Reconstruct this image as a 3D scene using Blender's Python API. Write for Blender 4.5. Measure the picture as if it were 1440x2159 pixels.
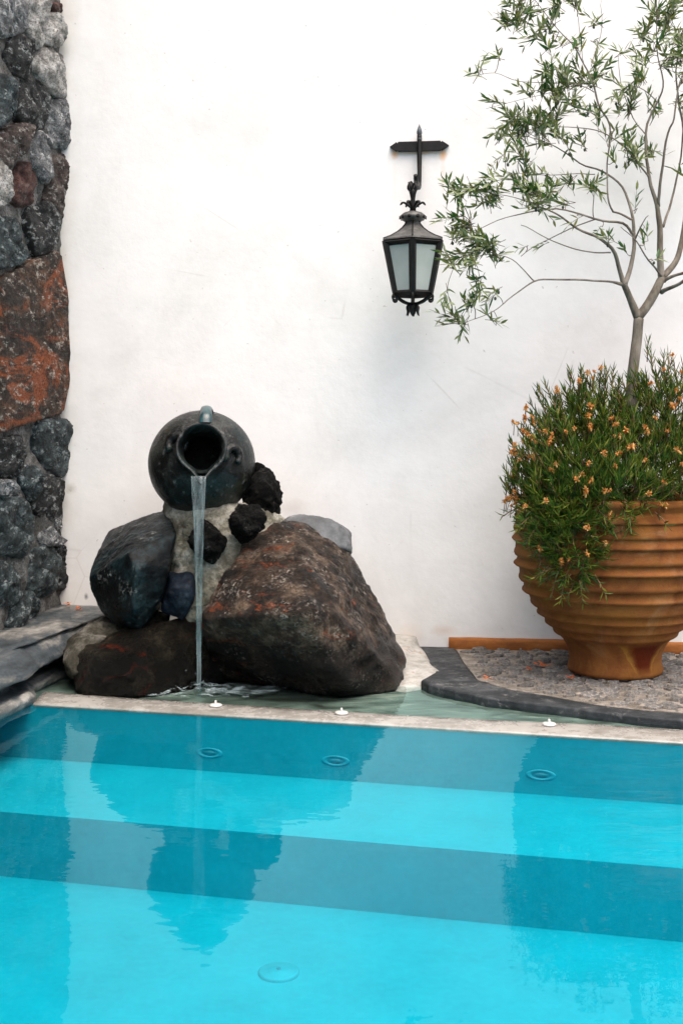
import bpy, bmesh, math, random
import numpy as np
from mathutils import Vector, Matrix, noise, Euler

for o in list(bpy.data.objects): bpy.data.objects.remove(o)
SC = bpy.context.scene
COL = SC.collection
R = math.radians

# ------------------------------------------------------------------ camera
F, CX, YH, H = 2500.0, 720.0, 890.0, 1.04      # focal length, axis and horizon in photo pixels; eye height above the water
cam_d = bpy.data.cameras.new('camera'); cam = bpy.data.objects.new('camera', cam_d); COL.objects.link(cam)
cam.location = (0, 0, H); cam.rotation_euler = (R(90), 0, 0)
cam_d.sensor_fit = 'VERTICAL'; cam_d.sensor_height = 36; cam_d.lens = F / 2159 * 36
cam_d.shift_y = -(1079.5 - YH) / 2159
cam_d.clip_start = 0.05; cam_d.clip_end = 500
SC.camera = cam

# ------------------------------------------------------------------ light
SUN_EL, SUN_AZ = 67.0, 155.0                     # azimuth measured clockwise from +Y: the sun stands behind and right of the viewer
wd = bpy.data.worlds.new('World'); SC.world = wd; wd.use_nodes = True
wn = wd.node_tree.nodes; wn.clear()
sky = wn.new('ShaderNodeTexSky'); sky.sky_type = 'NISHITA'; sky.sun_disc = False
sky.sun_elevation = R(SUN_EL); sky.sun_rotation = R(SUN_AZ)
sky.air_density = 0.6; sky.dust_density = 6.0; sky.ozone_density = 0.4
bg = wn.new('ShaderNodeBackground'); bg.inputs['Strength'].default_value = 0.14
wo = wn.new('ShaderNodeOutputWorld')
wd.node_tree.links.new(sky.outputs[0], bg.inputs[0]); wd.node_tree.links.new(bg.outputs[0], wo.inputs[0])
sd = bpy.data.lights.new('sun', 'SUN'); sun = bpy.data.objects.new('sun', sd); COL.objects.link(sun)
sd.energy = 1.1; sd.angle = R(84); sd.color = (1.0, 0.95, 0.88)
v = Vector((math.sin(R(SUN_AZ)) * math.cos(R(SUN_EL)), math.cos(R(SUN_AZ)) * math.cos(R(SUN_EL)), math.sin(R(SUN_EL))))
sun.rotation_euler = (-v).to_track_quat('-Z', 'Y').to_euler(); sun.location = v * 20

SC.view_settings.view_transform = 'Standard'; SC.view_settings.look = 'None'
SC.view_settings.gamma = 1.0; SC.view_settings.exposure = 1.30; SC.view_settings.use_curve_mapping = False
SC.render.engine = 'CYCLES'; SC.cycles.use_denoising = True
SC.cycles.max_bounces = 7; SC.cycles.diffuse_bounces = 3; SC.cycles.glossy_bounces = 3; SC.cycles.transparent_max_bounces = 24

# ------------------------------------------------------------------ photo pixels to places
def ray(px, py): return Vector(((px - CX) / F, 1.0, (YH - py) / F))
def P(px, py, d): return Vector((0, 0, H)) + ray(px, py) * d                      # at a depth
def G(px, py, z=0.0): r = ray(px, py); return Vector((0, 0, H)) + r * ((z - H) / r.z)  # on a level surface
TH = math.atan(0.12)
WO = Vector((0, 5.4, 0)); WU = Vector((math.cos(TH), -math.sin(TH), 0)); WN = Vector((-math.sin(TH), -math.cos(TH), 0))
def W(px, py, out=0.0):                                                            # on the white wall (out: metres in front of it)
    r = ray(px, py); c = Vector((0, 0, H)); return c + r * (((WO + WN * out) - c).dot(WN) / r.dot(WN))
CORNER = W(126, 900); CORNER.z = 0
def SWALL(px, py):                                                                 # on the stone side wall -> (s along it towards the viewer, z)
    r = ray(px, py); c = Vector((0, 0, H)); p = c + r * ((CORNER - c).dot(WU) / r.dot(WU))
    return ((p - CORNER).dot(WN), p.z)
def sw_point(s, z, out): return CORNER + WN * s + WU * out + Vector((0, 0, z))

# ------------------------------------------------------------------ object helpers
def tag(o, label=None, cat=None, group=None, kind=None):
    if label: o['label'] = label
    if cat: o['category'] = cat
    if group: o['group'] = group
    if kind: o['kind'] = kind
    return o
def empty(name, loc):
    o = bpy.data.objects.new(name, None); o.empty_display_size = 0.05; COL.objects.link(o); o.location = loc
    return o
LOC = {}
def abs_loc(o): return LOC.get(o.name, Vector(o.location))
def link_mesh(name, me, parent=None, origin=None):
    o = bpy.data.objects.new(name, me); COL.objects.link(o)
    origin = Vector(origin) if origin is not None else Vector((0, 0, 0))
    LOC[o.name] = origin
    if parent is not None:
        o.parent = parent; o.location = origin - abs_loc(parent)
    else: o.location = origin
    return o
def obj(name, verts, faces, mat, parent=None, origin='base', smooth=True):
    V = [Vector(v) for v in verts]
    if origin == 'base':
        n = len(V); org = sum(V, Vector()) / n; org.z = min(v.z for v in V)
    elif origin == 'centre': org = sum(V, Vector()) / len(V)
    else: org = Vector(origin)
    me = bpy.data.meshes.new(name)
    me.from_pydata([(v - org)[:] for v in V], [], faces); me.materials.append(mat)
    if smooth: me.polygons.foreach_set('use_smooth', [True] * len(me.polygons))
    me.update()
    return link_mesh(name, me, parent, org)
def thing(name, loc, label, cat, group=None):
    o = empty(name, loc); LOC[o.name] = Vector(loc); return tag(o, label, cat, group)
def fix_normals(o):
    bm = bmesh.new(); bm.from_mesh(o.data); bmesh.ops.recalc_face_normals(bm, faces=bm.faces); bm.to_mesh(o.data); bm.free()
def bevel(o, w, seg=2, ang=30):
    m = o.modifiers.new('bevel', 'BEVEL'); m.width = w; m.segments = seg; m.limit_method = 'ANGLE'; m.angle_limit = R(ang); return o

def tube(pts, rads, n=8, caps=True, flat=None):
    """verts, faces of a tube along pts; flat=(axis Vector, factor) squashes the section along that axis"""
    pts = [Vector(p) for p in pts]; V = []; Fc = []
    prev = None
    for i, p in enumerate(pts):
        t = (pts[min(i + 1, len(pts) - 1)] - pts[max(i - 1, 0)]).normalized()
        if prev is None:
            a = Vector((0, 0, 1)) if abs(t.z) < 0.9 else Vector((1, 0, 0)); u = (a - t * a.dot(t)).normalized()
        else: u = (prev - t * prev.dot(t)).normalized()
        prev = u; w = t.cross(u)
        for k in range(n):
            a = 2 * math.pi * k / n; off = (u * math.cos(a) + w * math.sin(a)) * rads[i]
            if flat: off = off - flat[0] * off.dot(flat[0]) * (1 - flat[1])
            V.append(p + off)
    for i in range(len(pts) - 1):
        for k in range(n):
            Fc.append((i * n + k, i * n + (k + 1) % n, (i + 1) * n + (k + 1) % n, (i + 1) * n + k))
    if caps:
        Fc.append(tuple(range(n - 1, -1, -1))); Fc.append(tuple(range((len(pts) - 1) * n, len(pts) * n)))
    return V, Fc
def smooth_path(pts, rads, k=4):
    P_ = [Vector(p) for p in pts]; out = []; rr = []
    for i in range(len(P_) - 1):
        p0 = P_[max(i - 1, 0)]; p1 = P_[i]; p2 = P_[i + 1]; p3 = P_[min(i + 2, len(P_) - 1)]
        for j in range(k):
            t = j / k
            out.append(0.5 * ((2 * p1) + (p2 - p0) * t + (2 * p0 - 5 * p1 + 4 * p2 - p3) * t * t + (3 * p1 - p0 - 3 * p2 + p3) * t ** 3))
            rr.append(rads[i] * (1 - t) + rads[i + 1] * t)
    out.append(P_[-1]); rr.append(rads[-1])
    return out, rr
def lathe(prof, n=48, M=None, wob=None):
    V = []; Fc = []
    for (r, z) in prof:
        for k in range(n):
            a = 2 * math.pi * k / n
            rr = r * (1 + (wob(a, z) if wob else 0))
            p = Vector((rr * math.cos(a), rr * math.sin(a), z)); V.append(M @ p if M else p)
    for i in range(len(prof) - 1):
        for k in range(n): Fc.append((i * n + k, i * n + (k + 1) % n, (i + 1) * n + (k + 1) % n, (i + 1) * n + k))
    return V, Fc
def box(c, sx, sy, sz, ax=None):
    ax = ax or (Vector((1, 0, 0)), Vector((0, 1, 0)), Vector((0, 0, 1)))
    V = [Vector(c) + ax[0] * (sx * i) + ax[1] * (sy * j) + ax[2] * (sz * k) for i in (-.5, .5) for j in (-.5, .5) for k in (-.5, .5)]
    return V, [(0, 1, 3, 2), (4, 6, 7, 5), (0, 4, 5, 1), (2, 3, 7, 6), (0, 2, 6, 4), (1, 5, 7, 3)]
def merge(parts):
    V = []; Fc = []
    for (v, f) in parts:
        b = len(V); V += v; Fc += [tuple(i + b for i in q) for q in f]
    return V, Fc

# ------------------------------------------------------------------ materials
MAT = {}
class NT:
    def __init__(s, name):
        s.m = bpy.data.materials.new(name); s.m.use_nodes = True; s.t = s.m.node_tree; s.n = s.t.nodes; s.n.clear()
        s.out = s.n.new('ShaderNodeOutputMaterial'); MAT[name] = s.m
        s.tc = s.n.new('ShaderNodeTexCoord')
    def lk(s, a, b): s.t.links.new(a, b)
    def setin(s, node, key, val):
        i = node.inputs[key]
        if hasattr(val, 'is_linked') or isinstance(val, bpy.types.NodeSocket): s.lk(val, i)
        else: i.default_value = val
    def noise(s, scale, detail=5, rough=0.6, vec=None, dist=0.0):
        n = s.n.new('ShaderNodeTexNoise'); n.inputs['Scale'].default_value = scale; n.inputs['Detail'].default_value = detail
        n.inputs['Roughness'].default_value = rough; n.inputs['Distortion'].default_value = dist
        s.lk(vec if vec is not None else s.tc.outputs['Object'], n.inputs['Vector']); return n.outputs['Fac']
    def voro(s, scale, vec=None, feature='F1', out='Distance'):
        n = s.n.new('ShaderNodeTexVoronoi'); n.feature = feature; n.inputs['Scale'].default_value = scale
        s.lk(vec if vec is not None else s.tc.outputs['Object'], n.inputs['Vector']); return n.outputs[out]
    def mapping(s, scale=(1, 1, 1), loc=(0, 0, 0), rot=(0, 0, 0)):
        n = s.n.new('ShaderNodeMapping'); n.inputs['Scale'].default_value = scale; n.inputs['Location'].default_value = loc; n.inputs['Rotation'].default_value = rot
        s.lk(s.tc.outputs['Object'], n.inputs['Vector']); return n.outputs[0]
    def ramp(s, fac, stops):
        n = s.n.new('ShaderNodeValToRGB'); el = n.color_ramp.elements
        while len(el) < len(stops): el.new(0.5)
        for e, (p, c) in zip(el, stops):
            e.position = p; e.color = (c, c, c, 1) if isinstance(c, (int, float)) else (*c, 1)
        s.lk(fac, n.inputs[0]); return n.outputs[0]
    def mix(s, fac, a, b, mode='MIX'):
        n = s.n.new('ShaderNodeMix'); n.data_type = 'RGBA'; n.blend_type = mode
        s.setin(n, 0, fac)
        for k, x in ((6, a), (7, b)):
            if isinstance(x, tuple): n.inputs[k].default_value = (*x, 1)
            else: s.lk(x, n.inputs[k])
        return n.outputs[2]
    def math(s, op, a, b=0.0, c=0.0, clamp=False):
        n = s.n.new('ShaderNodeMath'); n.operation = op; n.use_clamp = clamp
        s.setin(n, 0, a); s.setin(n, 1, b)
        if len(n.inputs) > 2: s.setin(n, 2, c)
        return n.outputs[0]
    def sep(s, vec=None):
        n = s.n.new('ShaderNodeSeparateXYZ'); s.lk(vec if vec is not None else s.tc.outputs['Object'], n.inputs[0]); return n.outputs
    def bump(s, h, strength=0.5, dist=0.01, normal=None):
        n = s.n.new('ShaderNodeBump'); n.inputs['Strength'].default_value = strength; n.inputs['Distance'].default_value = dist
        s.lk(h, n.inputs['Height'])
        if normal is not None: s.lk(normal, n.inputs['Normal'])
        return n.outputs[0]
    def bsdf(s, col, rough=0.6, normal=None, spec=0.5, metal=0.0, **kw):
        b = s.n.new('ShaderNodeBsdfPrincipled')
        if isinstance(col, tuple): b.inputs['Base Color'].default_value = (*col, 1)
        else: s.lk(col, b.inputs['Base Color'])
        s.setin(b, 'Roughness', rough); s.setin(b, 'Metallic', metal); b.inputs['Specular IOR Level'].default_value = spec
        for k, x in kw.items(): s.setin(b, k.replace('_', ' '), x)
        if normal is not None: s.lk(normal, b.inputs['Normal'])
        s.lk(b.outputs[0], s.out.inputs['Surface']); return b
    def rnd(s):
        n = s.n.new('ShaderNodeObjectInfo'); return n.outputs['Random']

def rock_mat(name, c1, c2, c3, patch=None, patch_amt=0.55, speck=None, speck_amt=0.66, rough=(0.45, 0.85), scale=6, bump=0.6, bdist=0.012, vary=False, streak=None, spk=5.0, pscale=0.8, wet=0.0, spec=0.22, aniso=None, grain=1.0):
    s = NT(name)
    an = s.mapping(scale=aniso) if aniso else None                # grain drawn out along one axis
    a = s.noise(scale, 8, 0.62, dist=0.4, vec=an); b = s.noise(scale * 3.3, 6, 0.7, vec=an)
    col = s.ramp(a, [(0.37, c1), (0.5, c2), (0.63, c3)])
    col = s.mix(s.ramp(b, [(0.45, 0.0), (0.62, 0.65)]), col, c1)
    if patch:
        vec = s.mapping(scale=streak) if streak else an
        p = s.noise(scale * pscale, 8, 0.7, dist=1.0, vec=vec)
        col = s.mix(s.ramp(p, [(patch_amt, 0.0), (patch_amt + 0.06, 0.9)]), col, patch)
    if speck:
        p = s.noise(scale * spk, 6, 0.75, vec=an); q = s.noise(scale * 1.3, 4, 0.6, vec=an)
        k = s.math('MULTIPLY', s.ramp(p, [(0.52, 0.0), (0.6, 1.0)]), s.ramp(q, [(speck_amt - 0.14, 0.0), (speck_amt, 1.0)]))
        col = s.mix(s.math('MULTIPLY', k, 0.85), col, speck)
    gr = s.noise(scale * 11, 3, 0.7, vec=an)
    col = s.mix(grain, col, s.ramp(gr, [(0.38, 0.35), (0.52, 0.95), (0.64, 1.0)]), 'MULTIPLY')
    if vary:
        h = s.n.new('ShaderNodeHueSaturation'); s.lk(col, h.inputs['Color'])
        s.lk(s.math('MULTIPLY_ADD', s.rnd(), 0.7, 0.65), h.inputs['Value']); col = h.outputs[0]
    rg = s.ramp(b, [(0.3, rough[0]), (0.7, rough[1])])
    if wet:                                                    # splash-wet band up to about this height; also darkened to paint overhang shade
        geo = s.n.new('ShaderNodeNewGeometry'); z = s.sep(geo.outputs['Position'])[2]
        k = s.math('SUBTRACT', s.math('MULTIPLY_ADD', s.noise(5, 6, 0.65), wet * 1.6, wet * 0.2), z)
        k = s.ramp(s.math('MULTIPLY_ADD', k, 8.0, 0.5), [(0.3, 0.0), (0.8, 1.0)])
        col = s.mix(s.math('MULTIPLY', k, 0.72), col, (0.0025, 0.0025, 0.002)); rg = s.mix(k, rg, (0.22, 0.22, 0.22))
    hgt = s.math('ADD', s.noise(scale * 2, 10, 0.7), s.math('MULTIPLY', s.noise(scale * 14, 6, 0.75), 0.35))
    s.bsdf(col, rg, s.bump(hgt, bump, bdist), spec=spec)
    return s.m

def simple_mat(name, col, rough=0.6, var=0.25, scale=12, bump=0.2, bdist=0.004, metal=0.0, spec=0.5):
    s = NT(name); a = s.noise(scale, 6, 0.65)
    c = s.ramp(a, [(0.3, tuple(x * (1 - var) for x in col)), (0.7, tuple(min(1, x * (1 + var)) for x in col))])
    s.bsdf(c, rough, s.bump(s.noise(scale * 4, 6, 0.7), bump, bdist), metal=metal, spec=spec)
    return s.m

# white lime plaster (object space = wall space: x along the wall, z up)
def wall_local(p): d = Vector(p) - WO; return (d.dot(WU), d.dot(-WN), d.z)
def make_plaster():
    s = NT('white_plaster'); X, Y, Z = s.sep()
    a = s.noise(1.6, 8, 0.65, dist=0.6); b = s.noise(9, 8, 0.7)
    col = s.ramp(a, [(0.34, (0.72, 0.715, 0.695)), (0.5, (0.79, 0.785, 0.768)), (0.66, (0.83, 0.825, 0.81))])
    col = s.mix(s.ramp(b, [(0.45, 0.0), (0.75, 0.22)]), col, (0.62, 0.62, 0.60))
    # grime rising from the ground, partly standing in for the wall's light falloff
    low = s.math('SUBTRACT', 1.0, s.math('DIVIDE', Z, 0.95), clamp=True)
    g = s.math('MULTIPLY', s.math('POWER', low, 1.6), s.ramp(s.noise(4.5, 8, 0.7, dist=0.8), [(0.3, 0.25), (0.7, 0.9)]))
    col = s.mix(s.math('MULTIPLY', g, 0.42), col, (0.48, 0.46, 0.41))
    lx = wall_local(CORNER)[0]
    near = s.math('SUBTRACT', 1.0, s.math('DIVIDE', s.math('SUBTRACT', X, lx), 0.12), clamp=True)  # blotchy darker tone towards the stone wall
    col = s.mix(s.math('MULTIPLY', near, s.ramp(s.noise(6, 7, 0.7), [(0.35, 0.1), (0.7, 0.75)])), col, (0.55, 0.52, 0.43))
    # specks and hairline scratches
    sp = s.noise(38, 3, 0.5); col = s.mix(s.ramp(sp, [(0.715, 0.0), (0.74, 0.55)]), col, (0.42, 0.40, 0.37))
    cr = s.voro(1.7, vec=s.mapping(scale=(1, 1, 1.3)), feature='DISTANCE_TO_EDGE')
    ck = s.math('MULTIPLY', s.ramp(cr, [(0.0, 1.0), (0.006, 0.0)]), s.ramp(s.noise(2.2, 4, 0.6), [(0.54, 0.0), (0.62, 0.5)]))
    col = s.mix(ck, col, (0.55, 0.53, 0.5))
    # rust that ran down from the lantern's wall bar, and rust at the foot of the wall by the boulder
    def blob(px, py, rx, rz, strength, colour, col, nz=7):
        lxx, _, lz = wall_local(W(px, py))
        dx = s.math('DIVIDE', s.math('SUBTRACT', X, lxx), rx); dz = s.math('DIVIDE', s.math('SUBTRACT', Z, lz), rz)
        d = s.math('SQRT', s.math('ADD', s.math('MULTIPLY', dx, dx), s.math('MULTIPLY', dz, dz)))
        d = s.math('ADD', d, s.math('MULTIPLY', s.math('SUBTRACT', s.noise(nz * 3, 5, 0.6), 0.5), 1.1))
        k = s.math('MULTIPLY', s.ramp(d, [(0.1, 1.0), (1.0, 0.0)]), strength)
        return s.mix(k, col, colour)
    col = blob(832, 325, 0.022, 0.03, 0.8, (0.80, 0.42, 0.16), col); col = blob(934, 325, 0.022, 0.035, 0.8, (0.80, 0.42, 0.16), col)
    col = blob(884, 322, 0.11, 0.012, 0.6, (0.80, 0.50, 0.25), col); col = blob(934, 370, 0.014, 0.1, 0.3, (0.82, 0.58, 0.40), col)
    col = blob(832, 380, 0.012, 0.1, 0.16, (0.82, 0.60, 0.42), col)
    col = blob(862, 1338, 0.07, 0.06, 0.3, (0.58, 0.40, 0.26), col, 5); col = blob(935, 1330, 0.07, 0.03, 0.35, (0.52, 0.30, 0.15), col, 6)
    col = blob(150, 1030, 0.03, 0.03, 0.7, (0.42, 0.40, 0.34), col); col = blob(182, 1258, 0.012, 0.02, 0.9, (0.16, 0.17, 0.18), col)
    col = blob(620, 1070, 0.09, 0.05, 0.35, (0.5, 0.47, 0.42), col)
    h = s.math('ADD', s.noise(3.2, 6, 0.6), s.math('MULTIPLY', s.noise(24, 8, 0.7), 0.07))
    s.bsdf(col, 0.85, s.bump(h, 0.24, 0.02), spec=0.2)
make_plaster()

rock_mat('stone_grey', (0.06, 0.064, 0.066), (0.17, 0.18, 0.185), (0.36, 0.37, 0.37), patch=(0.025, 0.027, 0.026), patch_amt=0.57, speck=(0.60, 0.61, 0.60), speck_amt=0.57, scale=17, bump=1.0, bdist=0.015, spk=2.6, aniso=(1.0, 0.4, 1.0))
rock_mat('stone_pale', (0.16, 0.155, 0.14), (0.44, 0.435, 0.41), (0.66, 0.655, 0.63), patch=(0.05, 0.048, 0.04), patch_amt=0.56, scale=17, bump=1.0, bdist=0.015, spk=2.6, aniso=(1.0, 0.4, 1.0))
rock_mat('stone_dark', (0.005, 0.006, 0.006), (0.016, 0.018, 0.019), (0.055, 0.06, 0.06), speck=(0.36, 0.38, 0.37), speck_amt=0.58, scale=17, bump=1.0, bdist=0.015, spk=2.6, aniso=(1.0, 0.4, 1.0))
rock_mat('stone_teal', (0.010, 0.014, 0.015), (0.036, 0.052, 0.055), (0.11, 0.145, 0.15), patch=(0.008, 0.009, 0.009), patch_amt=0.57, speck=(0.32, 0.36, 0.36), speck_amt=0.60, scale=17, bump=1.0, bdist=0.015, spk=2.6, aniso=(1.0, 0.4, 1.0))
rock_mat('stone_brown', (0.020, 0.014, 0.012), (0.065, 0.048, 0.042), (0.15, 0.125, 0.11), speck=(0.42, 0.40, 0.37), speck_amt=0.58, scale=17, bump=1.0, bdist=0.015, spk=2.6, aniso=(1.0, 0.4, 1.0))
rock_mat('stone_red', (0.028, 0.014, 0.012), (0.085, 0.038, 0.032), (0.14, 0.085, 0.07), patch=(0.24, 0.22, 0.20), patch_amt=0.57, scale=17, bump=1.0, bdist=0.015, spk=2.6, aniso=(1.0, 0.4, 1.0))
rock_mat('stone_slab', (0.006, 0.005, 0.0035), (0.034, 0.018, 0.010), (0.115, 0.050, 0.022), patch=(0.21, 0.050, 0.010), patch_amt=0.50, speck=(0.42, 0.39, 0.34), speck_amt=0.58, scale=13, bump=0.9, bdist=0.012, spk=4, pscale=0.32, aniso=(1.0, 0.4, 1.0))
rock_mat('mortar_grey', (0.09, 0.088, 0.08), (0.18, 0.178, 0.168), (0.32, 0.317, 0.305), patch=(0.035, 0.033, 0.027), patch_amt=0.60, scale=11, bump=1.0, bdist=0.03)
rock_mat('mortar_cream', (0.13, 0.12, 0.085), (0.34, 0.32, 0.255), (0.55, 0.53, 0.46), patch=(0.07, 0.062, 0.038), patch_amt=0.585, scale=10, bump=1.0, bdist=0.02, grain=0.5)
rock_mat('cement_olive', (0.022, 0.020, 0.013), (0.07, 0.064, 0.048), (0.18, 0.17, 0.145), patch=(0.30, 0.285, 0.25), patch_amt=0.58, scale=9, bump=1.0, bdist=0.02, grain=0.5)
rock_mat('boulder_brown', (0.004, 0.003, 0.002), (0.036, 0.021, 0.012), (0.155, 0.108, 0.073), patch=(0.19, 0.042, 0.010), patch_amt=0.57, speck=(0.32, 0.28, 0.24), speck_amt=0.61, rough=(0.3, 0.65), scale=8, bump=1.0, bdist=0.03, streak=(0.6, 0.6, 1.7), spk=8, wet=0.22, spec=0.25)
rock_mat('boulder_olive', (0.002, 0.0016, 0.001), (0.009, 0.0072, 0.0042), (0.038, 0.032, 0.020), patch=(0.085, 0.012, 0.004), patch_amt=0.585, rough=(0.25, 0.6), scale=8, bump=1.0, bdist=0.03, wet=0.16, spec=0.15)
rock_mat('boulder_black', (0.001, 0.0014, 0.0016), (0.0035, 0.006, 0.007), (0.014, 0.030, 0.034), speck=(0.26, 0.28, 0.27), speck_amt=0.67, rough=(0.22, 0.5), scale=6, bump=0.7, bdist=0.014, spk=10, spec=0.18)
rock_mat('rock_blue', (0.003, 0.005, 0.010), (0.007, 0.014, 0.026), (0.022, 0.038, 0.055), rough=(0.3, 0.6), scale=9, bump=0.8)
rock_mat('slab_bluegrey', (0.075, 0.080, 0.083), (0.12, 0.127, 0.133), (0.18, 0.187, 0.193), patch=(0.04, 0.04, 0.038), patch_amt=0.6, scale=7, bump=0.5, grain=0.2)
rock_mat('lava_black', (0.002, 0.002, 0.002), (0.006, 0.006, 0.0055), (0.020, 0.020, 0.018), speck=(0.22, 0.21, 0.19), speck_amt=0.70, scale=16, bump=1.0, bdist=0.03, spec=0.1)
rock_mat('cobble_stone', (0.09, 0.088, 0.085), (0.19, 0.183, 0.172), (0.31, 0.29, 0.262), patch=(0.33, 0.28, 0.225), patch_amt=0.50, scale=24, bump=1.0, bdist=0.01, vary=True, grain=0.6)
rock_mat('cobble_mortar', (0.17, 0.147, 0.12), (0.27, 0.24, 0.205), (0.36, 0.325, 0.285), patch=(0.085, 0.078, 0.066), patch_amt=0.56, scale=18, bump=1.0, bdist=0.01, grain=0.5)
rock_mat('kerb_slate', (0.018, 0.021, 0.023), (0.036, 0.040, 0.044), (0.070, 0.075, 0.079), speck=(0.22, 0.22, 0.21), speck_amt=0.66, rough=(0.45, 0.7), scale=7, bump=0.7, bdist=0.01, spec=0.18, grain=0.2)
rock_mat('apron_white', (0.28, 0.27, 0.24), (0.40, 0.39, 0.36), (0.48, 0.465, 0.44), patch=(0.32, 0.19, 0.10), patch_amt=0.60, rough=(0.5, 0.8), scale=8, bump=0.5, grain=0.2)
rock_mat('paving_plain', (0.16, 0.15, 0.135), (0.24, 0.23, 0.21), (0.30, 0.285, 0.26), scale=5, bump=0.4, grain=0.2)

def make_ledge_mat():
    s = NT('ledge_stone')
    a = s.noise(7, 8, 0.65, vec=s.mapping(scale=(1.0, 0.45, 2.2), rot=(0, 0, R(-14))), dist=0.7); b = s.noise(22, 7, 0.7)
    col = s.ramp(a, [(0.30, (0.012, 0.016, 0.018)), (0.45, (0.042, 0.054, 0.062)), (0.53, (0.12, 0.12, 0.112)), (0.64, (0.30, 0.29, 0.265))])
    col = s.mix(s.ramp(b, [(0.4, 0.0), (0.75, 0.5)]), col, (0.025, 0.028, 0.026))
    s.bsdf(col, s.ramp(b, [(0.3, 0.28), (0.7, 0.65)]), s.bump(s.noise(10, 9, 0.7), 0.6, 0.02), spec=0.5)
make_ledge_mat()

def make_skirting():
    s = NT('ochre_paint'); a = s.noise(14, 7, 0.7, vec=s.mapping(scale=(0.5, 1, 1.6)))
    col = s.ramp(a, [(0.3, (0.14, 0.045, 0.009)), (0.55, (0.27, 0.092, 0.017)), (0.75, (0.36, 0.16, 0.055))])
    s.bsdf(col, 0.75, s.bump(s.noise(40, 6, 0.7), 0.4, 0.004), spec=0.3)
make_skirting()

def make_terracotta():
    s = NT('terracotta'); X, Y, Z = s.sep()
    a = s.noise(5, 7, 0.65, dist=0.8); b = s.noise(30, 6, 0.7); c = s.noise(4.5, 7, 0.7, vec=s.mapping(scale=(1, 1, 1.6)))
    col = s.ramp(a, [(0.30, (0.100, 0.032, 0.010)), (0.5, (0.180, 0.064, 0.018)), (0.70, (0.245, 0.100, 0.028))])
    col = s.mix(s.ramp(c, [(0.46, 0.0), (0.62, 0.6)]), col, (0.20, 0.082, 0.014))
    col = s.mix(s.ramp(b, [(0.55, 0.0), (0.78, 0.5)]), col, (0.09, 0.038, 0.016))
    # lime bloom and a rust stain on the foot (their own shapes, fixed to the pot)
    col = s.mix(s.math('MULTIPLY', s.ramp(s.noise(3.3, 8, 0.75, dist=1), [(0.55, 0.0), (0.68, 1.0)]), 0.45), col, (0.27, 0.165, 0.085))
    ang = s.math('ARCTAN2', s.math('SUBTRACT', 0.0, Y), X)                 # angle seen from the pool side
    wdt = s.math('MULTIPLY_ADD', Z, 3.0, 0.12)
    d = s.math('DIVIDE', s.math('ABSOLUTE', s.math('SUBTRACT', ang, 1.16)), wdt)
    d = s.math('ADD', d, s.math('MULTIPLY', s.math('SUBTRACT', s.noise(9, 5, 0.6), 0.5), 0.9))
    zf = s.ramp(Z, [(0.015, 0.0), (0.05, 1.0), (0.13, 1.0), (0.16, 0.0)])
    k = s.math('MULTIPLY', s.ramp(d, [(0.5, 1.0), (1.25, 0.0)]), zf)
    col = s.mix(s.math('MULTIPLY', k, 0.95), col, (0.075, 0.010, 0.002))
    kk = s.math('MULTIPLY', s.math('MULTIPLY', s.ramp(d, [(0.7, 0.0), (1.1, 1.0), (1.5, 0.0)]), zf), 0.55); col = s.mix(kk, col, (0.33, 0.17, 0.03))
    s.bsdf(col, s.ramp(b, [(0.3, 0.72), (0.7, 0.92)]), s.bump(s.math('ADD', s.noise(60, 6, 0.75), s.noise(12, 5, 0.6)), 0.5, 0.006), spec=0.12)
make_terracotta()

def make_iron():
    s = NT('black_iron'); a = s.noise(26, 7, 0.7); b = s.noise(9, 6, 0.7)
    col = s.ramp(a, [(0.35, (0.004, 0.004, 0.004)), (0.7, (0.012, 0.011, 0.010))])
    col = s.mix(s.ramp(b, [(0.60, 0.0), (0.72, 0.6)]), col, (0.050, 0.022, 0.010))
    s.bsdf(col, s.ramp(a, [(0.3, 0.35), (0.7, 0.6)]), s.bump(a, 0.4, 0.003), spec=0.25, metal=0.0)
    s = NT('grey_iron'); a = s.noise(30, 7, 0.7)
    s.bsdf(s.ramp(a, [(0.36, (0.035, 0.034, 0.032)), (0.64, (0.13, 0.127, 0.12))]), 0.5, s.bump(a, 0.4, 0.003), metal=0.3)
    s = NT('worn_iron'); a = s.noise(20, 6, 0.7)
    s.bsdf(s.ramp(a, [(0.4, (0.02, 0.02, 0.02)), (0.52, (0.10, 0.13, 0.15)), (0.7, (0.36, 0.38, 0.38))]), 0.45, s.bump(a, 0.4, 0.003), metal=0.3)
make_iron()
def make_frosted():
    s = NT('frosted_glass'); a = s.noise(8, 5, 0.6)
    col = s.ramp(a, [(0.3, (0.60, 0.68, 0.63)), (0.7, (0.76, 0.80, 0.76))])
    t = s.n.new('ShaderNodeBsdfTranslucent'); s.lk(col, t.inputs[0])
    g = s.n.new('ShaderNodeBsdfGlossy'); g.inputs['Roughness'].default_value = 0.15
    d = s.n.new('ShaderNodeBsdfDiffuse'); s.lk(col, d.inputs[0])
    m1 = s.n.new('ShaderNodeMixShader'); m1.inputs[0].default_value = 0.55; s.lk(t.outputs[0], m1.inputs[1]); s.lk(d.outputs[0], m1.inputs[2])
    f = s.n.new('ShaderNodeFresnel'); f.inputs[0].default_value = 1.45
    m2 = s.n.new('ShaderNodeMixShader'); s.lk(f.outputs[0], m2.inputs[0]); s.lk(m1.outputs[0], m2.inputs[1]); s.lk(g.outputs[0], m2.inputs[2])
    s.lk(m2.outputs[0], s.out.inputs[0])
make_frosted()

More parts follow.
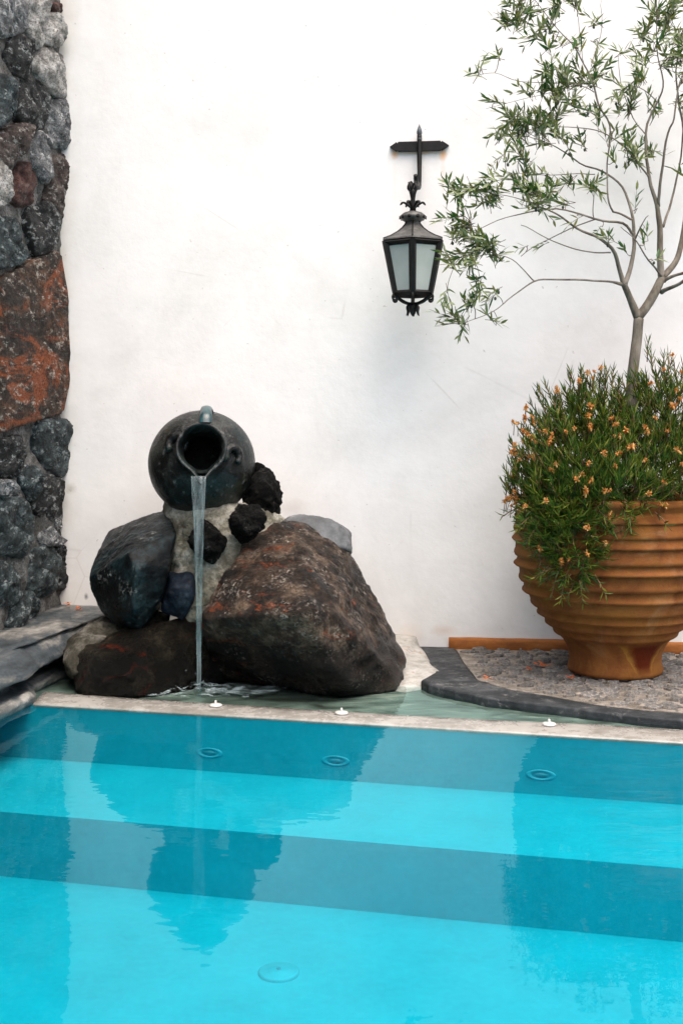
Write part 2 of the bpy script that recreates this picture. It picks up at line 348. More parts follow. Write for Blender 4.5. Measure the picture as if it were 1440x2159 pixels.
def make_jug_mat():
    s = NT('jug_clay'); a = s.noise(9, 8, 0.65, dist=0.6); b = s.noise(28, 6, 0.7); c = s.noise(3.2, 6, 0.6)
    col = s.ramp(a, [(0.40, (0.001, 0.0013, 0.0013)), (0.52, (0.0045, 0.0055, 0.005)), (0.66, (0.034, 0.038, 0.034))])
    col = s.mix(s.ramp(c, [(0.5, 0.0), (0.62, 0.65)]), col, (0.007, 0.020, 0.021))
    col = s.mix(s.ramp(s.noise(5, 6, 0.7), [(0.56, 0.0), (0.68, 0.55)]), col, (0.055, 0.055, 0.025))
    col = s.mix(s.ramp(b, [(0.58, 0.0), (0.70, 0.6)]), col, (0.17, 0.18, 0.175))
    s.bsdf(col, s.ramp(b, [(0.3, 0.22), (0.7, 0.5)]), s.bump(s.math('ADD', b, s.noise(9, 6, 0.7)), 0.7, 0.010), spec=0.35)
    s = NT('jug_glaze'); a = s.noise(25, 6, 0.7)
    s.bsdf(s.ramp(a, [(0.38, (0.004, 0.016, 0.02)), (0.62, (0.018, 0.066, 0.074))]), 0.3, s.bump(a, 0.4, 0.004), spec=0.6)
make_jug_mat()

def make_pool_mats():
    s = NT('pool_paint'); a = s.noise(4, 8, 0.7); b = s.noise(45, 6, 0.7)
    col = s.ramp(a, [(0.36, (0.0, 0.265, 0.345)), (0.64, (0.0, 0.315, 0.405))])
    col = s.mix(s.ramp(b, [(0.42, 0.0), (0.66, 0.35)]), col, (0.015, 0.35, 0.45))
    s.bsdf(col, 0.6, s.bump(b, 0.1, 0.002), spec=0.2)
    s = NT('coping_plaster'); a = s.noise(9, 8, 0.7); b = s.noise(40, 5, 0.7)
    col = s.ramp(a, [(0.36, (0.17, 0.16, 0.138)), (0.5, (0.255, 0.242, 0.22)), (0.64, (0.32, 0.308, 0.285))])
    col = s.mix(s.ramp(b, [(0.55, 0.0), (0.8, 0.4)]), col, (0.20, 0.185, 0.155))
    s.bsdf(col, s.ramp(a, [(0.35, 0.12), (0.7, 0.45)]), s.bump(b, 0.15, 0.003), spec=0.5)
    s = NT('basin_floor'); a = s.noise(9, 8, 0.65, vec=s.mapping(scale=(0.45, 1.4, 1), rot=(0, 0, R(13))), dist=0.8); b = s.noise(16, 7, 0.7)
    col = s.ramp(a, [(0.34, (0.028, 0.028, 0.02)), (0.45, (0.075, 0.105, 0.088)), (0.57, (0.15, 0.20, 0.17)), (0.70, (0.30, 0.32, 0.27))])
    col = s.mix(s.ramp(b, [(0.5, 0.0), (0.75, 0.5)]), col, (0.045, 0.045, 0.034))
    s.bsdf(col, 0.5, s.bump(s.noise(14, 8, 0.7), 0.5, 0.01), spec=0.4)
    # water: clear, reflecting by Fresnel, with blue absorption through its depth
    s = NT('pool_water')
    h = s.math('ADD', s.noise(5.0, 2, 0.5, vec=s.mapping(scale=(1, 2.2, 1), rot=(0, 0, R(13)))), s.math('MULTIPLY', s.noise(26, 2, 0.5), 0.18))
    nr = s.bump(h, 0.05, 0.02)
    tr = s.n.new('ShaderNodeBsdfTransparent'); tr.inputs[0].default_value = (0.97, 1.0, 1.0, 1)
    gl = s.n.new('ShaderNodeBsdfGlossy'); gl.inputs['Roughness'].default_value = 0.0; gl.inputs['Color'].default_value = (0.62, 0.98, 1.0, 1); s.lk(nr, gl.inputs['Normal'])
    fr = s.n.new('ShaderNodeFresnel'); fr.inputs[0].default_value = 1.29; s.lk(nr, fr.inputs['Normal'])
    mx = s.n.new('ShaderNodeMixShader'); s.lk(fr.outputs[0], mx.inputs[0]); s.lk(tr.outputs[0], mx.inputs[1]); s.lk(gl.outputs[0], mx.inputs[2])
    s.lk(mx.outputs[0], s.out.inputs['Surface'])
    va = s.n.new('ShaderNodeVolumeAbsorption'); va.inputs['Color'].default_value = (0.0, 0.88, 0.92, 1); va.inputs['Density'].default_value = 0.75
    s.lk(va.outputs[0], s.out.inputs['Volume'])
    # falling water
    s = NT('falling_water')
    tr = s.n.new('ShaderNodeBsdfTransparent'); tr.inputs[0].default_value = (0.90, 0.98, 0.98, 1)
    gl = s.n.new('ShaderNodeBsdfGlossy'); gl.inputs['Roughness'].default_value = 0.12
    df = s.n.new('ShaderNodeBsdfTranslucent'); df.inputs[0].default_value = (0.80, 0.88, 0.90, 1)
    d2 = s.n.new('ShaderNodeBsdfDiffuse'); d2.inputs[0].default_value = (0.80, 0.88, 0.90, 1)
    wv = s.noise(30, 4, 0.6, vec=s.mapping(scale=(3.2, 3.2, 0.10)))
    nr = s.bump(wv, 0.3, 0.005); s.lk(nr, gl.inputs['Normal'])
    m0 = s.n.new('ShaderNodeMixShader'); m0.inputs[0].default_value = 0.5; s.lk(df.outputs[0], m0.inputs[1]); s.lk(d2.outputs[0], m0.inputs[2])
    m1 = s.n.new('ShaderNodeMixShader'); s.lk(s.ramp(wv, [(0.42, 0.03), (0.62, 0.24)]), m1.inputs[0]); s.lk(tr.outputs[0], m1.inputs[1]); s.lk(m0.outputs[0], m1.inputs[2])
    fr = s.n.new('ShaderNodeFresnel'); fr.inputs[0].default_value = 1.33
    m2 = s.n.new('ShaderNodeMixShader'); s.lk(s.math('MULTIPLY', fr.outputs[0], 0.45), m2.inputs[0]); s.lk(m1.outputs[0], m2.inputs[1]); s.lk(gl.outputs[0], m2.inputs[2])
    s.lk(m2.outputs[0], s.out.inputs[0])
    s = NT('foam'); a = s.noise(22, 6, 0.7, vec=s.mapping(scale=(0.6, 1, 1)))
    tr = s.n.new('ShaderNodeBsdfTransparent'); df = s.n.new('ShaderNodeBsdfDiffuse'); df.inputs[0].default_value = (0.58, 0.72, 0.74, 1)
    m1 = s.n.new('ShaderNodeMixShader'); s.lk(s.ramp(a, [(0.47, 0.0), (0.66, 0.6)]), m1.inputs[0]); s.lk(tr.outputs[0], m1.inputs[1]); s.lk(df.outputs[0], m1.inputs[2])
    s.lk(m1.outputs[0], s.out.inputs[0])
make_pool_mats()
simple_mat('white_plastic', (0.50, 0.49, 0.46), 0.35, 0.06, 30, 0.05)
simple_mat('jet_plastic', (0.008, 0.305, 0.40), 0.4, 0.1, 30, 0.05)
simple_mat('jet_dark', (0.003, 0.215, 0.29), 0.5, 0.1, 30, 0.05)
simple_mat('soil', (0.035, 0.025, 0.016), 0.95, 0.4, 25, 0.9, 0.02)

def make_bark():
    s = NT('olive_bark'); a = s.noise(9, 8, 0.7, vec=s.mapping(scale=(2, 2, 0.6))); b = s.noise(40, 6, 0.7)
    col = s.ramp(a, [(0.36, (0.07, 0.058, 0.043)), (0.5, (0.15, 0.13, 0.103)), (0.64, (0.23, 0.21, 0.178))])
    col = s.mix(s.ramp(b, [(0.58, 0.0), (0.75, 0.5)]), col, (0.055, 0.032, 0.018))
    s.bsdf(col, 0.8, s.bump(s.math('ADD', a, s.math('MULTIPLY', b, 0.4)), 0.5, 0.006), spec=0.25)
    simple_mat('twig_bark', (0.075, 0.055, 0.038), 0.8, 0.3, 20)
    simple_mat('stem_red', (0.16, 0.07, 0.035), 0.7, 0.3, 20)
make_bark()
def leaf_mat(name, c1, c2, c3, back=None, trans=0.25, rough=0.42):
    s = NT(name); geo = s.n.new('ShaderNodeNewGeometry')
    r = geo.outputs['Random Per Island'] ; oi = s.rnd()
    fac = s.math('FRACT', s.math('ADD', r, oi))
    col = s.ramp(fac, [(0.0, c1), (0.5, c2), (1.0, c3)])
    if back: col = s.mix(geo.outputs['Backfacing'], col, back)
    b = s.bsdf(col, rough, spec=0.4)
    t = s.n.new('ShaderNodeBsdfTranslucent'); s.lk(col, t.inputs[0])
    m = s.n.new('ShaderNodeMixShader'); m.inputs[0].default_value = trans; s.lk(b.outputs[0], m.inputs[1]); s.lk(t.outputs[0], m.inputs[2])
    s.lk(m.outputs[0], s.out.inputs[0])
leaf_mat('olive_leaf', (0.014, 0.085, 0.014), (0.070, 0.140, 0.024), (0.20, 0.195, 0.045), back=(0.19, 0.235, 0.11))
leaf_mat('bush_leaf', (0.007, 0.040, 0.002), (0.050, 0.120, 0.006), (0.19, 0.205, 0.020), trans=0.28, rough=0.5)
leaf_mat('flower_petal', (0.42, 0.13, 0.018), (0.55, 0.25, 0.06), (0.60, 0.38, 0.15), trans=0.3, rough=0.7)
leaf_mat('petal_red', (0.42, 0.07, 0.02), (0.55, 0.13, 0.035), (0.60, 0.20, 0.06), trans=0.2, rough=0.7)
simple_mat('olive_fruit', (0.03, 0.045, 0.025), 0.35, 0.4, 10)

# ------------------------------------------------------------------ ground, white wall, stone wall
C0 = G(71, 1485); C1 = G(1440, 1567)
PE = (C1 - C0).normalized(); PM = Vector((PE.y, -PE.x, 0))                  # along the back edge; out into the pool
def pool(e, m, z): p = C0 + PE * e + PM * m; return Vector((p.x, p.y, z))
PW, PL, TR1, Z1, Z2 = 4.0, 3.55, 0.568, -0.20, -0.405

def quad_mesh(name, quads, mat, parent=None, origin='base', smooth=False):
    V = []; Fc = []
    for q in quads: b = len(V); V += list(q); Fc.append(tuple(range(b, b + len(q))))
    return obj(name, V, Fc, mat, parent, origin, smooth)

ZG = 0.022
# wide paved ground round the pool, behind the viewer and to the sides (outside the picture)
g = quad_mesh('ground', [
    [pool(-30, PL + .25, ZG), pool(-30, 40, ZG), pool(40, 40, ZG), pool(40, PL + .25, ZG)],
    [pool(PW + .25, 0.0, ZG), pool(PW + .25, PL + .25, ZG), pool(40, PL + .25, ZG), pool(40, 0.0, ZG)],
    [pool(-30, 1.9, ZG), pool(-30, PL + .25, ZG), pool(-0.45, PL + .25, ZG), pool(-0.45, 1.9, ZG)]], MAT['paving_plain'])
fix_normals(g); tag(g, kind='structure')

# white wall
def wall_mesh():
    lx0 = wall_local(CORNER)[0] - 0.25; lx1 = 5.5; z0, z1 = -0.4, 4.3; t = 0.35
    V = []; nx, nz = 90, 60
    for j in range(nz + 1):
        for i in range(nx + 1):
            x = lx0 + (lx1 - lx0) * i / nx; z = z0 + (z1 - z0) * j / nz
            y = 0.010 * noise.noise(Vector((x * 0.9, 3.1, z * 0.9))) + 0.003 * noise.noise(Vector((x * 4, 7, z * 4)))
            V.append((x, y, z))
    Fc = [(j * (nx + 1) + i, j * (nx + 1) + i + 1, (j + 1) * (nx + 1) + i + 1, (j + 1) * (nx + 1) + i) for j in range(nz) for i in range(nx)]
    b = len(V)
    V += [(lx0, t, z0), (lx1, t, z0), (lx1, t, z1), (lx0, t, z1), (lx0, 0.012, z1), (lx1, 0.012, z1)]
    Fc += [(b + 1, b, b + 3, b + 2), (b + 4, b + 5, b + 2, b + 3)]
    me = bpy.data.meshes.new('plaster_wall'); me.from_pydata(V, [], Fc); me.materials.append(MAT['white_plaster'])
    me.polygons.foreach_set('use_smooth', [True] * (nx * nz) + [False] * 2)
    o = link_mesh('plaster_wall', me); o.location = WO; o.rotation_euler = (0, 0, -TH); return o
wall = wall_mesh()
tag(wall, 'tall white plastered wall behind the pool, hung with the black lantern', 'wall')
# ochre skirting at the foot of the wall, right of the kerb
def skirting():
    a = W(946, 1357); b_ = W(2300, 1380); x0, x1 = wall_local(a)[0], wall_local(b_)[0]
    n = 60; V = []; Fc = []
    for i in range(n + 1):
        x = x0 + (x1 - x0) * i / n; w = 0.004 * noise.noise(Vector((x * 9, 0, 0)))
        for (y, z) in ((0.0, ZG - .05), (-0.022 + w, ZG - .05), (-0.020 + w, ZG + 0.036), (-0.012 + w, ZG + 0.049 + w), (0.02, ZG + 0.052 + w)): V.append((x, y, z))
    for i in range(n):
        for k in range(4): Fc.append((i * 5 + k, (i + 1) * 5 + k, (i + 1) * 5 + k + 1, i * 5 + k + 1))
    Fc += [(0, 1, 2, 3, 4)]
    me = bpy.data.meshes.new('skirting'); me.from_pydata(V, [], Fc); me.materials.append(MAT['ochre_paint'])
    me.polygons.foreach_set('use_smooth', [True] * len(me.polygons))
    o = bpy.data.objects.new('skirting', me); COL.objects.link(o); o.parent = wall; fix_normals(o)
    tag(o, 'ochre painted skirting along the foot of the white wall')
skirting()

# stone side wall
def fbm(p, f, o=5, H_=0.8): return noise.fractal(p * f, H_, 2.0, o)
SWL, SWH = 3.4, 4.3
stone_wall = thing('stone_wall', CORNER + Vector((0, 0, 0)), 'rough wall of dark volcanic stones set in grey mortar, meeting the white wall', 'wall')
def mortar_wall():
    ns, nz = 120, 230; V = []
    for j in range(nz + 1):
        for i in range(ns + 1):
            s_ = -0.02 + (SWL + 0.02) * (i / ns) ** 1.25; z = -0.1 + (SWH + 0.1) * j / nz
            o = 0.006 + 0.018 * fbm(Vector((s_, z, 2.0)), 6) + 0.008 * noise.noise(Vector((s_ * 30, z * 30, 5)))
            V.append(sw_point(s_, z, o))
    Fc = [(j * (ns + 1) + i, (j + 1) * (ns + 1) + i, (j + 1) * (ns + 1) + i + 1, j * (ns + 1) + i + 1) for j in range(nz) for i in range(ns)]
    b = len(V)
    for (s_, o) in ((-0.02, -0.5), (SWL, -0.5)):
        for z in (-0.1, SWH): V.append(sw_point(s_, z, o))
    V += [sw_point(SWL, -0.1, 0.012), sw_point(SWL, SWH, 0.012), sw_point(-0.02, SWH, 0.012)]
    Fc += [(b + 2, b + 3, b + 5, b + 4), (b + 1, b + 3, b + 5, b + 6), (b, b + 1, b + 3, b + 2)]
    o = obj('mortar', V, Fc, MAT['mortar_grey'], stone_wall); fix_normals(o)
mortar_wall()

def convex_poly(pts):
    pts = sorted(set((round(a, 5), round(b, 5)) for a, b in pts)); 
    def half(ps):
        h = []
        for p in ps:
            while len(h) > 1 and (h[-1][0] - h[-2][0]) * (p[1] - h[-2][1]) - (h[-1][1] - h[-2][1]) * (p[0] - h[-2][0]) <= 0: h.pop()
            h.append(p)
        return h
    a, b = half(pts), half(pts[::-1]); return a[:-1] + b[:-1]
def stone_in_wall(poly, mat, seed, bulge=0.045, name='stone', flat=False):
    """poly: outline in wall coordinates (s, z); a bulging stone that stands out of the mortar"""
    poly = convex_poly(poly)
    if len(poly) < 3: return
    c = (sum(p[0] for p in poly) / len(poly), sum(p[1] for p in poly) / len(poly))
    # polar radius of the outline, softened
    def rad(a):
        dx, dz = math.cos(a), math.sin(a); acc = 0.0
        for i in range(len(poly)):
            (x0, z0), (x1, z1) = poly[i], poly[(i + 1) % len(poly)]
            nx, nz = z1 - z0, -(x1 - x0); L = math.hypot(nx, nz) or 1e-9; nx /= L; nz /= L
            d = (x0 - c[0]) * nx + (z0 - c[1]) * nz
            t = max(0, (dx * nx + dz * nz) / max(d, 1e-4)); acc += t ** (30 if flat else 9)
        return acc ** (-1 / 30) * 1.03 if flat else acc ** (-1 / 9) * 1.20
    nA, nR = (72 if flat else 40), 14; V = []; Fc = []
    rs = [rad(2 * math.pi * k / nA) for k in range(nA)]; mean = sum(rs) / nA
    bul = min(bulge, mean * 0.75)
    tilt = (0, 0) if flat else (random.uniform(-.25, .25), random.uniform(-.25, .25)); na = 0.35 if flat else 1.0; nA = len(rs)
    for j in range(nR + 1):
        f = j / nR
        ang = f * math.pi / 2
        rr = math.sin(ang) ** 0.75; hh = (max(0.0, math.cos(ang))) ** (0.10 if flat else 0.30)
        if j == 0: rr, hh = 0.02, 1.0
        for k in range(nA):
            a = 2 * math.pi * k / nA
            x = c[0] + rs[k] * rr * math.cos(a); z = c[1] + rs[k] * rr * math.sin(a)
            q = Vector((x, z, seed * 3.7))
            o = -0.02 + (bul + 0.02) * hh * (1 + tilt[0] * math.cos(a) * rr + tilt[1] * math.sin(a) * rr)
            o += min(1, hh * 1.5) * na * (0.026 * fbm(q, 7, 6, 0.6) + 0.010 * noise.noise(q * 5))
            jit = na * 0.012 * noise.noise(q * 12) + 0.006 * noise.noise(q * 30)
            V.append(sw_point(x + jit * math.cos(a), z + jit * math.sin(a), o))
    for j in range(nR):
        for k in range(nA): Fc.append((j * nA + k, j * nA + (k + 1) % nA, (j + 1) * nA + (k + 1) % nA, (j + 1) * nA + k))
    Fc.append(tuple(range(nA - 1, -1, -1)))
    o = obj(name, V, Fc, mat, stone_wall, 'centre'); fix_normals(o); return o
random.seed(5)
S1 = [((0,0,95,0,100,80,130,190,60,240,-60,200,-60,-40),'grey'), ((105,0,260,10,265,100,235,280,200,300,165,220,140,120),'pale'), ((310,20,380,20,390,80,330,90),'red'),
 ((270,110,330,95,360,120,370,260,340,290,270,275),'pale'), ((30,330,80,250,170,260,185,330,180,480,130,505,40,440),'dark'), ((205,450,215,370,290,315,350,340,420,380,425,560,360,630,280,570),'pale'),
 ((-60,500,60,530,70,600,50,740,-60,830),'teal'), ((85,640,110,540,190,530,270,620,280,690,260,830,190,840,90,770),'dark'), ((290,680,425,650,440,960,300,930),'grey'),
 ((-40,900,70,810,150,830,110,950,50,1095,-40,1050),'brown'), ((185,960,210,880,270,890,300,980,290,1160,240,1180,190,1080),'grey'), ((70,1180,100,1090,150,1060,210,1150,200,1230,140,1330,60,1300),'red'),
 ((-70,1040,30,1120,40,1250,20,1310,-70,1330),'pale'), ((310,1050,435,1030,435,1300,410,1420,330,1330,280,1290),'brown'), ((150,1400,190,1320,300,1330,330,1400,325,1560,200,1650,150,1480),'dark'), ((-80,1430,100,1440,115,1560,115,1700,-80,1740),'teal')]
S2 = [((230,680,360,660,430,700,440,850,420,1000,330,1010,240,880),'teal'), ((-60,800,80,770,130,850,120,960,70,1030,-60,1000),'dark'), ((120,1010,180,960,230,1020,215,1120,180,1180,130,1110),'teal'),
 ((200,1130,280,1030,380,1080,415,1200,410,1310,250,1290,200,1240),'dark'), ((-60,1060,60,1050,90,1130,10,1170,-60,1150),'grey'), ((-80,1200,130,1190,185,1340,180,1470,120,1560,-80,1510),'teal'),
 ((250,1420,330,1380,390,1450,370,1490,260,1490),'grey'), ((170,1640,230,1520,310,1500,350,1600,330,1750,270,1830,170,1800),'teal'), ((350,1520,440,1500,455,1600,435,1750,370,1780),'dark'),
 ((-60,1600,70,1640,90,1780,60,1860,-60,1880),'teal'), ((100,1860,160,1810,225,1920,200,1960,110,2030,30,2050),'teal'), ((340,1310,400,1310,400,1380,360,1390),'grey')]
used = []
def put(px_pts, m, k, bulge=0.05, flat=False):
    pl = [SWALL(max(a, -28), b) for a, b in px_pts]
    o = stone_in_wall(pl, MAT['stone_' + m], k, bulge * 0.7 + 0.010, flat=flat)
    cs = (sum(p[0] for p in pl) / len(pl), sum(p[1] for p in pl) / len(pl)); used.append((*cs, max(abs(p[0] - cs[0]) for p in pl), max(abs(p[1] - cs[1]) for p in pl)))
k = 0
for fl, m in S1: put([(fl[i] / 3.083, fl[i + 1] / 3.083) for i in range(0, len(fl), 2)], m, k); k += 1
for fl, m in S2: put([(fl[i] / 3.175, 680 + fl[i + 1] / 3.175) for i in range(0, len(fl), 2)], m, k); k += 1
put([(-25,600),(0,590),(50,570),(100,530),(113,545),(126,650),(132,750),(126,830),(118,868),(60,888),(-25,915)], 'slab', k, 0.065, True); k += 1
# the wall goes on towards the viewer, beyond the edge of the picture
s_edge = max(u[0] + u[2] for u in used)
row_z = 0.12
while row_z < 3.6:
    hgt = random.uniform(.16, .30); s_ = s_edge + random.uniform(0.0, .06)
    while s_ < SWL - .1:
        w = random.uniform(.13, .40); c = (s_ + w / 2, row_z + hgt / 2 + random.uniform(-.05, .05))
        pl = [(c[0] + w * .47 * math.cos(a) * random.uniform(.85, 1.1), c[1] + hgt * .46 * math.sin(a) * random.uniform(.85, 1.15)) for a in [2 * math.pi * i / 7 + random.uniform(-.2, .2) for i in range(7)]]
        stone_in_wall(pl, MAT['stone_' + random.choice(['grey', 'dark', 'teal', 'brown', 'red', 'pale', 'dark', 'teal'])], k, 0.05); k += 1
        s_ += w + .02
    row_z += hgt + .02

# ------------------------------------------------------------------ pool, coping, water
pool_o = quad_mesh('pool_basin', [
    [pool(-.3, 0, 0.0), pool(PW, 0, 0.0), pool(PW, 0, Z1), pool(-.3, 0, Z1)],
    [pool(-.3, 0, Z1), pool(PW, 0, Z1), pool(PW, TR1, Z1), pool(-.3, TR1, Z1)],
    [pool(-.3, TR1, Z1), pool(PW, TR1, Z1), pool(PW, TR1, Z2), pool(-.3, TR1, Z2)],
    [pool(-.3, TR1, Z2), pool(PW, TR1, Z2), pool(PW, PL, Z2), pool(-.3, PL, Z2)],
    [pool(-.3, 0, 0.0), pool(-.3, 0, Z1), pool(-.3, TR1, Z1), pool(-.3, TR1, Z2), pool(-.3, PL, Z2), pool(-.3, PL, 0.0)],
    [pool(PW, 0, 0.02), pool(PW, PL, 0.02), pool(PW, PL, Z2), pool(PW, TR1, Z2), pool(PW, TR1, Z1), pool(PW, 0, Z1)],
    [pool(-.3, PL, 0.0), pool(-.3, PL, Z2), pool(PW, PL, Z2), pool(PW, PL, 0.02)]], MAT['pool_paint'])
tag(pool_o, kind='structure')
CI = [G(94, 1461), G(300, 1477), G(840, 1511), G(1057, 1522), G(1257, 1531), G(1440, 1542)]
def on_edge(p): t = (p - C0).dot(PE); return pool(t, 0, 0)
def coping():
    inner = [CI[0]] + CI[1:] + [CI[-1] + PE * 1.5]
    V = []; Fc = []; zt = 0.005
    outer = [C0] + [on_edge(p) for p in CI[1:]] + [on_edge(CI[-1] + PE * 1.5)]
    n = 12; ii = []; oo = []
    for a in range(len(inner) - 1):
        for t in range(n): ii.append(inner[a].lerp(inner[a + 1], t / n)); oo.append(outer[a].lerp(outer[a + 1], t / n))
    ii.append(inner[-1]); oo.append(outer[-1])
    for p, q in zip(ii, oo):
        d = (p - q).normalized(); wob = 0.004 * noise.noise(p * 7)
        for (base, off, z) in ((q, -0.002, -0.012), (q, 0.004 + 0.002 * noise.noise(p * 13), -0.001), (q, -0.008, zt), (p, 0.02 + wob, zt - 0.001), (p, -0.01 + wob, zt - 0.002), (p, -0.03 + wob, -0.05)):
            r_ = base - d * off if base is q else base - d * off; r_ = Vector((r_.x, r_.y, z)); V.append(r_)
    for i in range(len(ii) - 1):
        for k_ in range(5): Fc.append((i * 6 + k_, (i + 1) * 6 + k_, (i + 1) * 6 + k_ + 1, i * 6 + k_ + 1))
    Fc.append((0, 1, 2, 3, 4, 5))
    o = obj('coping', V, Fc, MAT['coping_plaster'], pool_o); fix_normals(o)
    tag(o, 'pale wet plaster coping along the back edge of the pool')
coping()
# side and near rims of the pool, out of the picture
rim = quad_mesh('pool_rim', [
    [pool(PW, 0, 0.05), pool(PW + .25, 0, 0.05), pool(PW + .25, PL + .25, 0.05), pool(PW, PL + .25, 0.05)], [pool(PW, 0, 0.05), pool(PW, PL + .25, 0.05), pool(PW, PL + .25, 0.0), pool(PW, 0, 0.0)],
    [pool(-.25, PL, 0.051), pool(PW + .25, PL, 0.051), pool(PW + .25, PL + .25, 0.051), pool(-.25, PL + .25, 0.051)], [pool(-.25, PL, 0.051), pool(PW, PL, 0.051), pool(PW, PL, 0.0), pool(-.25, PL, 0.0)]], MAT['coping_plaster'], pool_o)
# wet shelf behind the coping
def basin_floor():
    n = 70; m_ = 26; V = []; Fc = []
    for j in range(m_ + 1):
        for i in range(n + 1):
            e = -0.35 + 4.6 * i / n; mm = -0.02 - 1.5 * j / m_
            p = pool(e, mm, 0); z = -0.010 + 0.006 * fbm(p, 4)
            if mm < -0.7: z -= 0.02
            V.append((p.x, p.y, z))
    for j in range(m_):
        for i in range(n): Fc.append((j * (n + 1) + i, j * (n + 1) + i + 1, (j + 1) * (n + 1) + i + 1, (j + 1) * (n + 1) + i))
    o = obj('wet_shelf', V, Fc, MAT['basin_floor'], pool_o); fix_normals(o)
basin_floor()
# water body (closed box, its top is the water level)
def water_box():
    n, m_ = 4, 4; a = [pool(-0.34, -1.3, 0), pool(PW + .05, -1.3, 0), pool(PW + .05, PL + .05, 0), pool(-0.34, PL + .05, 0)]
    V = [Vector((p.x, p.y, 0.0)) for p in a] + [Vector((p.x, p.y, -0.9)) for p in a]
    Fc = [(0, 1, 2, 3), (7, 6, 5, 4), (0, 4, 5, 1), (1, 5, 6, 2), (2, 6, 7, 3), (3, 7, 4, 0)]
    o = obj('water', V, Fc, MAT['pool_water'], None, smooth=False); fix_normals(o)
    tag(o, kind='structure')
water_box()

def jet(px, py):
    r0 = ray(px, py); c = Vector((0, 0, H)); p = c + r0 * ((C0 - c).dot(PM) / r0.dot(PM))
    # low oval wall fitting: axes along the wall, squashed height
    M = Matrix.Translation(p) @ Matrix((PE, Vector((0, 0, 1)), PM)).transposed().to_4x4() @ Matrix.Diagonal((1, 0.36, 1, 1))
    V, Fc = lathe([(0.048, -0.004), (0.050, 0.002), (0.046, 0.0030), (0.036, 0.0030), (0.031, 0.001)], 28, M); 
    o = obj('pool_jet', V, Fc, MAT['jet_plastic'], pool_o, 'centre'); fix_normals(o)
    V, Fc = lathe([(0.0318, 0.0015), (0.02, 0.001), (0.016, 0.003), (0.004, 0.004), (0.0005, 0.004)], 24, M)
    e = obj('nozzle', V, Fc, MAT['jet_dark'], o, 'centre'); fix_normals(e)
for q in ((442, 1587), (708, 1604), (1140, 1634)): jet(*q)
def drain():
    p = G(588, 2052, Z2); M = Matrix.Translation(p)
    V, Fc = lathe([(0.054, 0.0), (0.054, 0.005), (0.049, 0.008), (0.034, 0.006), (0.030, 0.009), (0.012, 0.011), (0.0005, 0.011)], 32, M)
    o = obj('floor_drain', V, Fc, MAT['pool_paint'], pool_o); fix_normals(o)
    V, Fc = lathe([(0.006, 0.0105), (0.006, 0.014), (0.0005, 0.014)], 12, M); e = obj('screw', V, Fc, MAT['jet_dark'], o); fix_normals(e)
drain()

def cap(px, py, label):
    p = G(px, py, 0.005); M = Matrix.Translation(p)
    V, Fc = lathe([(0.001, 0.0), (0.021, 0.0), (0.0235, 0.002), (0.0235, 0.0055), (0.020, 0.008), (0.012, 0.0095), (0.005, 0.0105)], 24, M); t = obj('white_cap', V, Fc, MAT['white_plastic'], pool_o); fix_normals(t)
    tag(t, label)
    V, Fc = lathe([(0.0055, 0.010), (0.0045, 0.014), (0.0042, 0.019), (0.003, 0.0215), (0.0003, 0.022)], 16, M); o = obj('knob', V, Fc, MAT['white_plastic'], t); fix_normals(o)
cap(455, 1489, 'small white knobbed cap on the pool coping just before the falling water')
cap(720, 1505, 'small white knobbed cap on the pool coping in front of the huge brown boulder')
cap(1157, 1529, 'small white knobbed cap on the pool coping in front of the slate kerb')

# ------------------------------------------------------------------ terrace: cobbles, kerb, apron
KO = [(867,1352),(880,1370),(900,1395),(917,1417)]
KW = [(886,1448),(905,1456),(960,1471),(1028,1485),(1132,1498),(1215,1508),(1274,1517),(1340,1525),(1440,1533),(1560,1543),(1800,1561),(2300,1597)]   # waterline of the outer face
KI = [(2300,1560),(1800,1530),(1560,1512),(1440,1503),(1361,1498),(1257,1486),(1173,1470),(1073,1453),(1007,1434),(977,1396),(955,1358),(946,1346)]
def prism(name, poly, z0, z1, mat, parent=None):
    bm = bmesh.new(); vs = [bm.verts.new((p[0], p[1], z1)) for p in poly]; f = bm.faces.new(vs)
    r_ = bmesh.ops.extrude_face_region(bm, geom=[f]); 
    for v_ in r_['geom']:
        if isinstance(v_, bmesh.types.BMVert): v_.co.z = z0
    bmesh.ops.recalc_face_normals(bm, faces=bm.faces)
    me = bpy.data.meshes.new(name); bm.to_mesh(me); bm.free(); me.materials.append(mat)
    return link_mesh(name, me, parent)
KZ = 0.026
def dense(poly, k=5): 
    out = []
    for i in range(len(poly)):
        a, b = poly[i], poly[(i + 1) % len(poly)]
        for t in range(k): out.append(a.lerp(b, t / k))
    return out
kpoly = [G(a, b, KZ) for a, b in KO] + [Vector((*G(a, b, 0).xy, KZ)) for a, b in KW] + [G(a, b, KZ) for a, b in KI]
kpd = dense(kpoly, 4)
kerb = prism('kerb', [(p.x + 0.003 * noise.noise(p * 20), p.y + 0.006 * noise.noise(p * 17 + Vector((5, 5, 5)))) for p in kpd], -0.06, KZ, MAT['kerb_slate'])
bevel(kerb, 0.009, 4, 40); tag(kerb, kind='structure')
for pl in kerb.data.polygons: pl.use_smooth = False
bed = [G(a, b, ZG) for a, b in KI[::-1]]
bed_poly = [Vector(p) for p in bed] + [W(2300, 1375) - WN * .15]
bed_in = []
for p in bed_poly: bed_in.append(Vector((p.x, p.y, ZG)))
terrace = prism('cobbled_terrace', [(p.x, p.y) for p in bed_in], -0.05, ZG, MAT['cobble_mortar']); tag(terrace, kind='structure')
def inside(x, y, poly):
    c = False; n = len(poly)
    for i in range(n):
        a, b = poly[i], poly[i - 1]
        if (a.y > y) != (b.y > y) and x < (b.x - a.x) * (y - a.y) / (b.y - a.y) + a.x: c = not c
    return c
random.seed(11)
